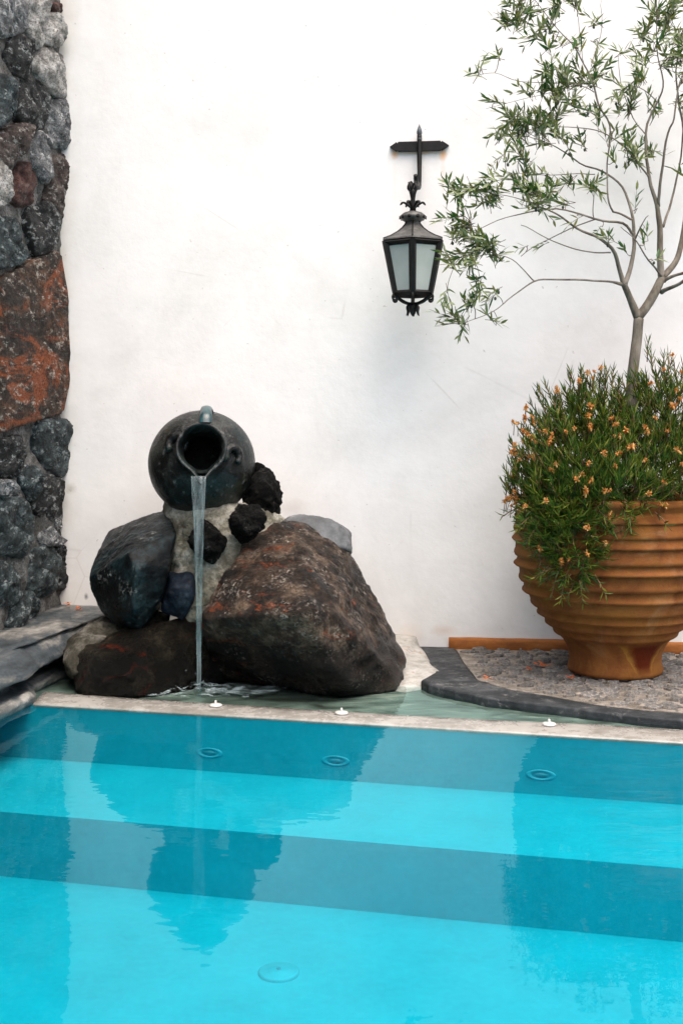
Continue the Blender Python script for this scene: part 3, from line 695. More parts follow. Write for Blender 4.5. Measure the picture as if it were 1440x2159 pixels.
POT = P(1296, 1400, 4.81); POT.z = ZG + 0.008; POTR = 0.186
def cobble_mesh(i):
    rg = random.Random(100 + i); n = 9; V = []; Fc = []
    an = [2 * math.pi * k / n + rg.uniform(-.18, .18) for k in range(n)]; ra = [rg.uniform(.58, 1.18) for _ in range(n)]
    for (s_, z) in ((1.0, -0.01), (0.98, 0.005), (0.90, 0.0085), (0.45, 0.0095)):
        for k in range(n):
            V.append((0.040 * ra[k] * s_ * math.cos(an[k]), 0.027 * ra[k] * s_ * math.sin(an[k]), z + rg.uniform(-.0025, .0025) * (s_ < 1)))
    V.append((0, 0, 0.0095)); 
    for j in range(3):
        for k in range(n): Fc.append((j * n + k, j * n + (k + 1) % n, (j + 1) * n + (k + 1) % n, (j + 1) * n + k))
    for k in range(n): Fc.append((3 * n + k, 3 * n + (k + 1) % n, 4 * n))
    me = bpy.data.meshes.new('cobble'); me.from_pydata(V, [], Fc); me.materials.append(MAT['cobble_stone']); return me
CM = [cobble_mesh(i) for i in range(14)]
cob = []
y_ = 3.6
row = 0
while y_ < 5.4:
    x_ = 0.2 + (row % 2) * 0.04 + random.uniform(-.02, .02)
    while x_ < 2.3:
        x = x_ + random.uniform(-.012, .012); y = y_ + random.uniform(-.008, .008)
        q = Vector((x, y, 0))
        if inside(x, y, bed_in) and all(inside(x + dx, y + dy, bed_in) for dx, dy in ((.035, 0), (-.035, 0), (0, .026), (0, -.026))): cob.append((x, y))
        x_ += random.uniform(.070, .092)
    y_ += 0.0565; row += 1
cob.sort(key=lambda c: math.hypot(c[0] - 0.9, c[1] - 4.6)); cob = cob[:300]
for (x, y) in cob:
    o = bpy.data.objects.new('cobble', random.choice(CM)); COL.objects.link(o); o.parent = terrace
    o.location = (x, y, ZG + 0.0005 + random.uniform(-.003, .002)); s_ = random.uniform(.6, 1.22); o.scale = (s_, s_ * random.uniform(.7, 1.1), 1); o.rotation_euler = (random.uniform(-.07, .07), random.uniform(-.05, .05), random.uniform(-.5, .5))

# white apron between the big boulder and the kerb
def apron():
    pts = [(W(800, 1340), 0.10), (W(875, 1345), 0.075), (G(885, 1368, .03), 0.040), (G(925, 1418, .02), 0.022), (G(893, 1447, 0), 0.002), (G(850, 1455, 0), -0.012), (G(780, 1455, 0), -0.012), (G(770, 1400, 0), 0.03)]
    top = [Vector((p.x, p.y, z)) for p, z in pts]; top[0] = top[0] - WN * .02; top[1] = top[1] - WN * .02
    top[0].z = .10; top[1].z = .075
    c = sum(top, Vector()) / len(top); c.z = .045; V = []; Fc = []; n = len(top); K = 6; D_ = dense(top, 4); nd = len(D_)
    for j in range(K + 1):
        for p in D_:
            q = c.lerp(p, max(j / K, 0.02)); q = q + Vector((0, 0, 0.008 * fbm(q, 9))); V.append(q)
    for p in D_: V.append(Vector((p.x, p.y, -0.06)))
    for j in range(K + 1):
        for k_ in range(nd): Fc.append((j * nd + k_, j * nd + (k_ + 1) % nd, (j + 1) * nd + (k_ + 1) % nd, (j + 1) * nd + k_))
    Fc.append(tuple(range(nd)))
    o = obj('plaster_apron', V, Fc, MAT['apron_white']); fix_normals(o); tag(o, kind='structure')
apron()

# ------------------------------------------------------------------ rock ledge on the left
def ledge():
    prof = [(0.12, -0.012), (0.006, -0.008), (0.0, 0.022), (0.03, 0.036), (0.08, 0.034), (0.11, 0.045), (0.115, 0.075), (0.05, 0.090), (0.022, 0.098), (0.022, 0.110), (0.06, 0.145), (0.10, 0.172), (0.14, 0.184), (0.25, 0.186), (0.40, 0.186), (0.62, 0.188)]
    fine = []
    for i in range(len(prof) - 1):
        for t in range(3): fine.append(tuple(prof[i][k_] + (prof[i + 1][k_] - prof[i][k_]) * t / 3 for k_ in (0, 1)))
    fine.append(prof[-1]); nt = 150; V = []; Fc = []; n = len(fine)
    for i in range(nt + 1):
        t = -1.15 + 3.1 * i / nt
        for k_, (a, z) in enumerate(fine):
            w = min(1, k_ / 6)
            p = pool(-a, t, z)
            dz = 0.008 * fbm(Vector((p.x, p.y, z)), 5) * w; da = 0.011 * fbm(Vector((p.x + 9, p.y, z * 2)), 6) * w
            if t < -.02 and a < .12: da += min(.10, (-t - .02) * .6) * (1 if z < .1 else .4)
            p = pool(-(a + da), t, z + dz); V.append(p)
    for i in range(nt):
        for k_ in range(n - 1): Fc.append((i * n + k_, (i + 1) * n + k_, (i + 1) * n + k_ + 1, i * n + k_ + 1))
    o = obj('rock_ledge', V, Fc, MAT['ledge_stone']); fix_normals(o); tag(o, kind='structure')
ledge()

# ------------------------------------------------------------------ boulders of the fountain
ICO = {}
def ico(sub):
    if sub not in ICO:
        bm = bmesh.new(); bmesh.ops.create_icosphere(bm, subdivisions=sub, radius=1.0)
        ICO[sub] = (np.array([v_.co[:] for v_ in bm.verts]), [tuple(v_.index for v_ in f.verts) for f in bm.faces]); bm.free()
    return ICO[sub]
def hull_planes(pts):
    bm = bmesh.new()
    for p in pts: bm.verts.new(p)
    bmesh.ops.convex_hull(bm, input=bm.verts); bm.normal_update()
    c = sum((Vector(p) for p in pts), Vector()) / len(pts); pl = []
    fs = sorted([f for f in bm.faces if f.calc_area() > 1e-6], key=lambda f: -f.calc_area())
    for f in fs:
        n = f.normal.copy(); d = n.dot(f.calc_center_median() - c)
        if d < 0: n, d = -n, -d
        if d < 1e-4: continue
        if any(n.dot(q[0]) > 0.985 and abs(d - q[1]) < 0.03 for q in pl): continue
        pl.append((n, d))
    bm.free(); return c, pl
def rock(name, pts, mat, seed=1, p=16, amp=0.025, freq=3.5, fine=0.006, ffreq=18, sub=5, parent=None, label=None, cat='boulder', group=None, crags=0.0):
    c, pl = hull_planes(pts); D_, Fc = ico(sub)
    A = np.array([n / d for n, d in ((np.array(q[0][:]), q[1]) for q in pl)])
    T = np.clip(D_ @ A.T, 1e-9, None); r_ = (T ** p).sum(axis=1) ** (-1 / p); r_ = r_ * (0.35 * float(np.median(1 / T.max(axis=1) / r_)) + 0.65 * float(np.quantile(1 / T.max(axis=1) / r_, 0.85)))
    V = []; off = Vector((seed * 7.3, seed * 3.1, seed * 1.7))
    for dvec, rr in zip(D_, r_):
        d = Vector(dvec); q = c + d * float(rr); s_ = q + off
        h = amp * fbm(s_, freq, 4, 0.9) + fine * fbm(Vector((s_.x, s_.y, s_.z * 1.8)), ffreq, 6, 0.55)
        rg_ = 1 - abs(noise.noise(s_ * freq * 2.1)) * 2; h += amp * 0.55 * (rg_ - .5) * abs(rg_)
        if crags: h -= crags * max(0.0, 0.35 - noise.voronoi(s_ * freq * 2.5)[0][0]) 
        V.append(q + d * h)
    o = obj(name, V, Fc, mat, parent)
    if label: tag(o, label, cat, group)
    return o
def PT(lst): return [P(*q) for q in lst]
def thick(lst, extra, dd): return PT(lst) + PT([(a, b, c + dd) for a, b, c in extra])

# big brown boulder
big = [(560,1092,4.98),(640,1100,4.95),(735,1165,4.95),(800,1275,4.93),(846,1405,4.78),(838,1452,4.62),(790,1466,4.55),(712,1470,4.51),
       (625,1112,4.86),(650,1290,4.27),(500,1300,4.36),(430,1298,4.50),(500,1170,4.72),(468,1230,4.64),(705,1410,4.38),(700,1250,4.50),(760,1350,4.47),(445,1440,4.90),(600,1440,4.88),
       (560,1100,5.25),(740,1180,5.22),(840,1420,5.15),(440,1310,5.1),(450,1462,5.10),(820,1500,4.9),(760,1490,4.7)]
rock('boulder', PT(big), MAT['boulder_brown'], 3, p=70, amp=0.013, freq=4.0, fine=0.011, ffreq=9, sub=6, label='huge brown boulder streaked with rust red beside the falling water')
# long olive boulder at the waterline on the left
low = [(160,1372,4.66),(178,1352,4.72),(262,1336,4.70),(330,1322,4.70),(405,1298,4.76),(470,1330,4.80),(158,1440,4.56),(182,1464,4.50),(320,1468,4.50),(400,1460,4.66),(470,1455,4.78),(250,1400,4.50),(200,1380,4.56),
       (160,1380,5.1),(300,1330,5.15),(460,1320,5.1),(170,1490,4.9),(430,1490,4.9)]
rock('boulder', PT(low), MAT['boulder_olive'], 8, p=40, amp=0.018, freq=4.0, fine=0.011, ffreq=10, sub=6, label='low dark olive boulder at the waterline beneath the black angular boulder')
# black angular boulder
blk = [(350,1076,4.98),(272,1100,5.02),(194,1192,4.92),(275,1163,4.64),(373,1122,4.74),(288,1200,4.60),(190,1228,4.80),(208,1287,4.78),(250,1322,4.74),(300,1328,4.70),(345,1255,4.70),(354,1200,4.68),(280,1290,4.62),
       (340,1090,5.2),(230,1120,5.2),(205,1230,5.15),(250,1310,5.1),(340,1290,5.1)]
rock('boulder', PT(blk), MAT['boulder_black'], 5, p=60, amp=0.006, freq=3.5, fine=0.004, ffreq=12, sub=6, label='angular black boulder with a pale upper facet, left of the falling water')
blu = [(354,1212,4.76),(408,1205,4.74),(413,1262,4.70),(386,1310,4.70),(340,1286,4.74),(360,1240,4.68),(395,1240,4.66),(360,1215,4.95),(410,1215,4.95),(390,1300,4.9),(345,1280,4.9)]
rock('rock', PT(blu), MAT['rock_blue'], 9, p=14, amp=0.010, freq=8, fine=0.004, sub=5, label='small dark blue rock wedged beside the black angular boulder', cat='rock')
gry = [(598,1094,5.0),(640,1086,5.02),(700,1096,5.0),(734,1118,4.98),(742,1160,4.96),(690,1150,4.92),(610,1112,4.94),(600,1130,5.0),(640,1090,5.24),(735,1122,5.22),(740,1180,5.2),(610,1150,5.2)]
rock('rock', PT(gry), MAT['slab_bluegrey'], 4, p=16, amp=0.012, freq=5, fine=0.004, sub=5, label='smooth blue grey rock behind the top of the huge brown boulder', cat='rock')
def ball(px, py, rx, ry, d, n=14, seed=0, dz=1.0):
    rg = random.Random(seed); out = []
    for i in range(n):
        z = 1 - 2 * (i + .5) / n; a = i * 2.39996 + seed; r_ = math.sqrt(1 - z * z); k_ = rg.uniform(.86, 1.12)
        s_ = d / F; out.append(P(px, py, d) + Vector((r_ * math.cos(a) * rx * s_ * k_, r_ * math.sin(a) * .5 * (rx + ry) * s_ * k_ * dz, z * ry * s_ * k_)))
    return out
rock('lava_rock', ball(437,1140,44,42,4.74,16,2), MAT['lava_black'], 12, p=10, amp=0.016, freq=10, fine=0.008, sub=5, crags=.02, label='porous black lava rock behind the falling water, set in pale mortar', cat='rock')
rock('lava_rock', ball(521,1099,40,46,4.74,16,4), MAT['lava_black'], 13, p=10, amp=0.016, freq=10, fine=0.008, sub=5, crags=.02, label='porous black lava rock under the right side of the jug', cat='rock')
rock('lava_rock', ball(553,1048,42,62,4.98,20,7), MAT['lava_black'], 14, p=10, amp=0.020, freq=10, fine=0.008, sub=5, crags=.03, label='tall craggy lava rock between the jug and the white wall', cat='rock')
rock('lava_rock', ball(546,990,17,19,5.0,12,3), MAT['lava_black'], 15, p=8, amp=0.004, freq=14, fine=0.002, sub=4, label='small round black stone on top of the craggy lava rock', cat='rock')
# mortar mound that carries the jug, and the cement at the ledge
mnd = [(345,1060,4.92),(420,1070,4.82),(545,1060,4.90),(608,1100,4.98),(540,1180,4.80),(470,1250,4.76),(430,1300,4.72),(380,1335,4.74),(372,1180,4.80),(430,1120,4.78),(350,1090,5.0),
       (350,1080,5.25),(600,1110,5.25),(430,1330,5.2),(560,1300,5.2)]
rock('mortar_mound', PT(mnd), MAT['mortar_cream'], 21, p=10, amp=0.018, freq=6, fine=0.008, ffreq=22, sub=6, label='rough cream mortar packed between the rocks under the jug', cat='mortar')
cem = [(360,1285,4.92),(345,1345,4.78),(300,1318,4.86),(150,1372,4.66),(166,1325,4.80),(215,1298,4.92),(265,1325,4.80),(300,1345,4.76),(180,1345,4.70),(128,1392,4.62),(158,1425,4.58),(150,1400,4.9),(220,1310,5.2),(300,1340,5.1),(150,1440,4.8)]
rock('cement_lump', PT(cem), MAT['cement_olive'], 22, p=10, amp=0.02, freq=7, fine=0.008, ffreq=22, sub=5, label='lump of rough cement between the ledge and the low olive boulder', cat='cement')

# ------------------------------------------------------------------ jug and falling water
def jug():
    cb = P(426, 977, 4.95); rim_c = P(425, 944, 4.64)
    t = thing('jug', Vector((cb.x, cb.y, cb.z - .22)), 'round dark clay jug lying on its side and pouring water', 'jug')
    ax = (rim_c - cb).normalized(); up = (Vector((0, 0, 1)) - ax * ax.z).normalized(); rt = up.cross(ax)
    M = Matrix.Translation(cb) @ Matrix((rt, up, ax)).transposed().to_4x4()
    L = (rim_c - cb).length; RB = 0.222
    prof = []
    for i in range(26):                                                # body from the back to the neck
        a = math.pi * (i / 25) * 0.86; prof.append((max(RB * math.sin(a), 0.0006), -RB * math.cos(a) * 0.98))
    prof += [(0.086, L - 0.095), (0.080, L - 0.07), (0.083, L - 0.035), (0.094, L - 0.012), (0.101, L)]
    V, Fc = lathe(prof, 72, M, wob=lambda a, z: 0.006 * noise.noise(Vector((math.cos(a) * 2, math.sin(a) * 2, z * 9))))
    b = obj('body', V, Fc, MAT['jug_clay'], t); fix_normals(b)
    # rim with a pinched spout, and the dark throat
    n = 72; V = []; Fc = []
    ring = [(0.097, -0.002, 0), (0.101, 0.002, 0), (0.100, 0.007, 0), (0.095, 0.009, 0), (0.088, 0.005, 0), (0.074, -0.04, 0), (0.070, -0.10, 0), (0.12, -0.16, 0), (0.16, -0.25, 0)]
    for j, (r_, h, _) in enumerate(ring):
        for k_ in range(n):
            a = 2 * math.pi * k_ / n; ca, sa = math.cos(a), math.sin(a)
            d = abs((a - 1.5 * math.pi + math.pi) % (2 * math.pi) - math.pi); sp = math.exp(-(d / 0.30) ** 2) if j < 6 else 0
            x, y, z = r_ * ca, r_ * sa, L + h
            if j < 5: y -= sp * 0.055; z += sp * 0.030; x *= 1 - sp * 0.30
            elif j == 5: y -= sp * 0.02
            V.append(M @ Vector((x, y, z)))
    for j in range(len(ring) - 1):
        for k_ in range(n): Fc.append((j * n + k_, j * n + (k_ + 1) % n, (j + 1) * n + (k_ + 1) % n, (j + 1) * n + k_))
    o = obj('rim', V, Fc, MAT['jug_clay'], t, 'centre'); fix_normals(o)
    # strap handle over the top
    hp, hr = smooth_path([M @ Vector(q) for q in ((0.016, 0.098, L + .004), (0.018, 0.132, L - 0.006), (0.019, 0.162, L - .05), (0.020, 0.186, L - .11), (0.020, 0.200, L - .18), (0.020, 0.200, L - .24))], [0.026, 0.024, 0.022, 0.022, 0.024, 0.03], 6)
    V = []; Fc = []; K = 10
    for i, p_ in enumerate(hp):
        tdir = (hp[min(i + 1, len(hp) - 1)] - hp[max(i - 1, 0)]).normalized(); nn = tdir.cross(rt).normalized()
        for k_ in range(K):
            a = 2 * math.pi * k_ / K; th = 0.011 * (1.0 - 0.45 * math.cos(a) ** 4 * 0 ) 
            prof_y = math.sin(a) * th; prof_x = math.cos(a) * hr[i]
            if math.sin(a) > 0.5: prof_y *= 0.55
            V.append(p_ + rt * prof_x + nn * prof_y)
    for i in range(len(hp) - 1):
        for k_ in range(K): Fc.append((i * K + k_, i * K + (k_ + 1) % K, (i + 1) * K + (k_ + 1) % K, (i + 1) * K + k_))
    o = obj('handle', V, Fc, MAT['jug_glaze'], t, 'centre'); fix_normals(o)
    # two lugs either side of the neck
    for px, py, r_ in ((374, 938, .036), (489, 962, .034)):
        q0 = ray(px, py); cpos = Vector((0, 0, H)); # point of the body under this pixel
        oc = cpos - cb; bq = q0.dot(oc); aq = q0.dot(q0); cq = oc.dot(oc) - (RB * 1.0) ** 2; tt = (-bq - math.sqrt(max(0, bq * bq - aq * cq))) / aq
        hit = cpos + q0 * tt; nrm = (hit - cb).normalized(); side = nrm.cross(up).normalized(); u2 = side.cross(nrm)
        arc = [hit + (side * math.cos(a) + u2 * math.sin(a)) * r_ + nrm * 0.006 for a in [R(x) for x in range(-40, 231, 18)]]
        V, Fc = tube(arc, [0.014 + 0.005 * math.sin(math.pi * i / (len(arc) - 1)) for i in range(len(arc))], 8); o = obj('lug', V, Fc, MAT['jug_clay'], t, 'centre'); fix_normals(o)
    return M @ Vector((0, -0.150, L + 0.035))
spout = jug()

def stream():
    land = G(420, 1455); top = P(417, 1012, 4.60)
    t = thing('water_stream', Vector((land.x, land.y, 0.0)), 'thin ribbon of clear water falling from the jug into the pool', 'water')
    def ribbon(name, x0, w0, x1, w1, flat, seed):
        pts = []; rr = []
        for i in range(41):
            f = i / 40; py = 1004 + (1457 - 1004) * f
            d = 4.60 - 0.02 * math.sin(math.pi * min(1, f * 3)) * 0 ; d = 4.565 + 0.033 * f
            e = 1 - (1 - f) ** 2.2 * 1.0
            px = x0 + (x1 - x0) * e + 1.6 * noise.noise(Vector((f * 7, seed, 0)))
            w = w0 + (w1 - w0) * (f ** 0.75); w *= 1 + 0.28 * noise.noise(Vector((f * 14, seed, 4)))
            p_ = P(px, py, d); pts.append(p_); rr.append(w * d / F)
        V, Fc = tube(pts, rr, 14, True, (Vector((0, 1, 0)), flat)); o = obj(name, V, Fc, MAT['falling_water'], t); fix_normals(o)
    ribbon('sheet', 419, 12, 420, 3.8, 0.35, 1)
    ribbon('strand', 405, 1.8, 417, 1.6, 0.8, 2)
    ribbon('strand', 433, 2.2, 423, 1.8, 0.8, 3)
    rgd = random.Random(8)
    for i in range(16):                                             # drops thrown off the stream and the splash
        f = rgd.uniform(.35, 1.0); p_ = P(420 + rgd.gauss(0, 5 + 14 * max(0, f - .8) * 5), 1004 + 445 * f, 4.565 + .033 * f + rgd.uniform(-.03, .01)); r_ = rgd.uniform(.0012, .003)
        V, Fc = lathe([(.0001, r_ * 1.6), (r_ * .8, r_ * .6), (r_, 0), (r_ * .7, -r_ * .7), (.0001, -r_)], 8, Matrix.Translation(p_)); o = obj('drop', V, Fc, MAT['falling_water'], t, 'centre'); fix_normals(o)
    # foam where it lands
    V = []; Fc = []; n, m_ = 60, 18
    c = land
    for j in range(m_ + 1):
        for i in range(n + 1):
            x = -0.34 + 0.74 * i / n; y = -0.13 + 0.23 * j / m_
            rr = math.hypot(x / 0.36, y / 0.12); e = max(0, 1 - rr)
            z = 0.003 + e * (0.012 + 0.02 * fbm(Vector((x, y, 1)), 22, 5)) + 0.022 * math.exp(-((x) ** 2 + y * y) / 0.0012)
            V.append(c + Vector((x, y, z)))
    for j in range(m_):
        for i in range(n):
            x = -0.34 + 0.74 * (i + .5) / n; y = -0.13 + 0.23 * (j + .5) / m_
            if math.hypot(x / 0.36, y / 0.12) + 0.35 * fbm(Vector((x, y, 3)), 18) < 0.95: Fc.append((j * (n + 1) + i, j * (n + 1) + i + 1, (j + 1) * (n + 1) + i + 1, (j + 1) * (n + 1) + i))
    o = obj('splash_foam', V, Fc, MAT['foam'], t)
stream()

# ------------------------------------------------------------------ lantern
def lantern():
    E = 0.30
    base = W(884, 310)
    t = thing('wall_lantern', W(884, 420), 'black wrought iron lantern with frosted panes hanging from a wall bracket', 'lantern')
    ax = (WU, -WN, Vector((0, 0, 1)))
    def wl(px, py, out=0.0): return W(px, py, out)
    # wall bar with pointed, notched ends
    s_ = (W(946, 310) - W(822, 310)).length / 124
    pr = [(-62, 0), (-48, 9.5), (-46, 7), (-44, 10), (44, 10), (46, 7), (48, 9.5), (62, 0), (48, -9.5), (46, -7), (44, -10), (-44, -10), (-46, -7), (-48, -9.5)]
    V = []; 
    for o_ in (0.0, 0.022):
        for x, z in pr: V.append(base + WU * (x * s_) + Vector((0, 0, z * s_)) + WN * o_)
    n = len(pr); Fc = [tuple(range(n)), tuple(range(2 * n - 1, n - 1, -1))] + [(k_, (k_ + 1) % n, n + (k_ + 1) % n, n + k_) for k_ in range(n)]
    o = obj('wall_bar', V, Fc, MAT['black_iron'], t, 'centre', False); fix_normals(o)
    # bracket arm: down the wall, then out to the hook
    ends = [wl(884, 285, .035), wl(884, 330, .04), wl(884, 365, .05), wl(883, 395, .07)]
    hook = wl(884, 404, 0) + WN * 0.17; tip = wl(884, 408, 0) + WN * 0.255
    pts, rr = smooth_path(ends + [hook, tip + Vector((0, 0, 0.0)), tip + WN * .045 + Vector((0, 0, .02))], [0.011, .011, .010, .010, .010, .011, .009], 6)
    V, Fc = tube(pts, rr, 8); o = obj('bracket_arm', V, Fc, MAT['black_iron'], t, 'centre'); fix_normals(o)
    # spear finial over the bar
    M = Matrix.Translation(wl(884, 300, .035)); s2 = 5.32 / F
    V, Fc = lathe([(0.010, 0), (0.012, 8 * s2), (0.008, 13 * s2), (0.013, 20 * s2), (0.011, 26 * s2), (0.004, 34 * s2), (0.0004, 39 * s2)], 12, M); o = obj('spear_finial', V, Fc, MAT['worn_iron'], t); fix_normals(o)
    # the lantern itself: axis in front of the wall
    axis = W(884, 400, E) + WU * (-0.028); D_ = axis.y
    cx = axis.x
    def zz(py): return H - (py - YH) / F * D_
    q = D_ / F
    def C(py): return Vector((cx, D_, zz(py)))
    M0 = Matrix.Translation(Vector((cx, D_, 0)))
    # hook flower and stem
    V, Fc = lathe([(0.0004, zz(446)), (0.014, zz(446)), (0.012, zz(432)), (0.010, zz(420)), (0.013, zz(410)), (0.018, zz(402)), (0.011, zz(398)), (0.0004, zz(398))], 12, M0); o = obj('stem', V, Fc, MAT['black_iron'], t); fix_normals(o)
    for k_ in range(5):
        a = 2 * math.pi * k_ / 5 + .4; d = Vector((math.cos(a), math.sin(a), 0))
        pts, rr = smooth_path([C(405) + d * .006, C(396) + d * .018, C(388) + d * .014 + Vector((0, 0, .002)), C(384) + d * .020], [.006, .008, .007, .003], 4)
        V, Fc = tube(pts, rr, 6); o = obj('flower_petal', V, Fc, MAT['black_iron'], t, 'centre'); fix_normals(o)
    for k_ in range(6):
        a = 2 * math.pi * k_ / 6; d = Vector((math.cos(a), math.sin(a), 0))
        pts, rr = smooth_path([C(438) + d * .010, C(430) + d * .028, C(427) + d * .042, C(433) + d * .054], [.005, .009, .010, .002], 5)
        V, Fc = tube(pts, rr, 6, True, (Vector((0, 0, 1)), .4)); o = obj('curled_leaf', V, Fc, MAT['black_iron'], t, 'centre'); fix_normals(o)
    # pierced crown, flared hexagonal roof
    V, Fc = lathe([(0.014, zz(445)), (0.040, zz(449)), (0.057, zz(456)), (0.055, zz(461)), (0.040, zz(466)), (0.028, zz(470)), (0.027, zz(473))], 24, M0); o = obj('crown', V, Fc, MAT['grey_iron'], t); fix_normals(o)
    for k_ in range(10):
        a = 2 * math.pi * k_ / 10; d = Vector((math.cos(a), math.sin(a), 0)); V, Fc = lathe([(0.0075, 0), (0.008, .004), (0.0004, .0045)], 10, Matrix.Translation(C(459) + d * .054) @ d.to_track_quat('Z', 'Y').to_matrix().to_4x4())
        o = obj('crown_boss', V, Fc, MAT['black_iron'], t, 'centre'); fix_normals(o)
    a0 = R(-90 - 4)
    def hexr(r_, py, off=0.0): return [Vector((cx + r_ * math.cos(a0 + k_ * math.pi / 3), D_ + r_ * math.sin(a0 + k_ * math.pi / 3), zz(py) + off)) for k_ in range(6)]
    def hexloft(rows):
        V = []; Fc = []
        for r_ in rows: V += r_
        for i in range(len(rows) - 1):
            for k_ in range(6): Fc.append((i * 6 + k_, i * 6 + (k_ + 1) % 6, (i + 1) * 6 + (k_ + 1) % 6, (i + 1) * 6 + k_))
        return V, Fc
    hx = 1 / math.cos(R(30)); WD = q * hx                    # half widths in photo pixels -> corner radius
    V, Fc = hexloft([hexr(14 * WD, 468), hexr(16 * WD, 474), hexr(22 * WD, 482), hexr(32 * WD, 491), hexr(46 * WD, 500), hexr(61 * WD, 507), hexr(62 * WD, 510), hexr(56 * WD, 511), hexr(20 * WD, 505)])
    o = obj('roof', V, Fc, MAT['grey_iron'], t, 'base', False); fix_normals(o)
    for k_ in range(6):
        rows = [hexr(r_ * WD, py)[k_] for r_, py in ((14, 468), (16, 474), (22, 482), (32, 491), (46, 500), (61, 507))]
        V, Fc = tube(rows, [.0035] * 6, 6); o2 = obj('roof_seam', V, Fc, MAT['black_iron'], o, 'centre'); fix_normals(o2)
    # glazed body
    yt, yb, rt_, rb_ = 511, 619, 56, 36
    tp, bt = hexr(rt_ * WD, yt), hexr(rb_ * WD, yb)
    for k_ in range(6):
        a, b = tp[k_], bt[k_]; a2, b2 = tp[(k_ + 1) % 6], bt[(k_ + 1) % 6]
        V, Fc = tube([a, b], [.0165, .0140], 6); o = obj('corner_post', V, Fc, MAT['black_iron'], t, 'centre', False); fix_normals(o)
        V, Fc = tube([a + Vector((0, 0, -.008)), a2 + Vector((0, 0, -.008))], [.015, .015], 4); o = obj('top_rail', V, Fc, MAT['black_iron'], t, 'centre', False); fix_normals(o)
        V, Fc = tube([b, b2], [.013, .013], 4); o = obj('bottom_rail', V, Fc, MAT['black_iron'], t, 'centre', False); fix_normals(o)
        nrm = ((a2 - a).cross(b - a)).normalized() * .002
        V = [a + nrm, a2 + nrm, b2 + nrm, b + nrm, a - nrm, a2 - nrm, b2 - nrm, b - nrm]
        o = obj('glass_pane', V, [(0, 1, 2, 3), (7, 6, 5, 4)], MAT['frosted_glass'], t, 'centre', False); fix_normals(o)
    # scrolls under the body, gathered on a hanging flower
    for k_ in range(6):
        d = Vector((math.cos(a0 + k_ * math.pi / 3), math.sin(a0 + k_ * math.pi / 3), 0)); r0 = 36 * WD
        arc = [C(641) + d * .006, C(639) + d * (r0 * .35), C(633) + d * (r0 * .68), C(622) + d * (r0 * 1.0)]
        pts, rr = smooth_path(arc, [.006, .006, .006, .006], 5); V, Fc = tube(pts, rr, 6); o = obj('scroll_arm', V, Fc, MAT['black_iron'], t, 'centre'); fix_normals(o)
        cc = C(629) + d * (r0 * 1.02); sp = [cc + d * (.016 * (1 - j / 16) * math.cos(R(-110 + j * 34))) + Vector((0, 0, .016 * (1 - j / 20) * math.sin(R(110 - j * 34)))) for j in range(13)]
        V, Fc = tube(sp, [.0055 - .00015 * j for j in range(13)], 6); o = obj('scroll', V, Fc, MAT['black_iron'], t, 'centre'); fix_normals(o)
    V, Fc = lathe([(0.0004, zz(618)), (0.008, zz(620)), (0.008, zz(636)), (0.014, zz(640)), (0.020, zz(645)), (0.017, zz(652)), (0.010, zz(662)), (0.0004, zz(668))], 14, M0); o = obj('drop_finial', V, Fc, MAT['black_iron'], t); fix_normals(o)
    for k_ in range(6):
        a = 2 * math.pi * k_ / 6 + .3; d = Vector((math.cos(a), math.sin(a), 0))
        pts, rr = smooth_path([C(641) + d * .012, C(648) + d * .026, C(657) + d * .024, C(666) + d * .029], [.006, .009, .007, .002], 4)
        V, Fc = tube(pts, rr, 6, True, (d, .5)); o = obj('drop_petal', V, Fc, MAT['black_iron'], t, 'centre'); fix_normals(o)
lantern()

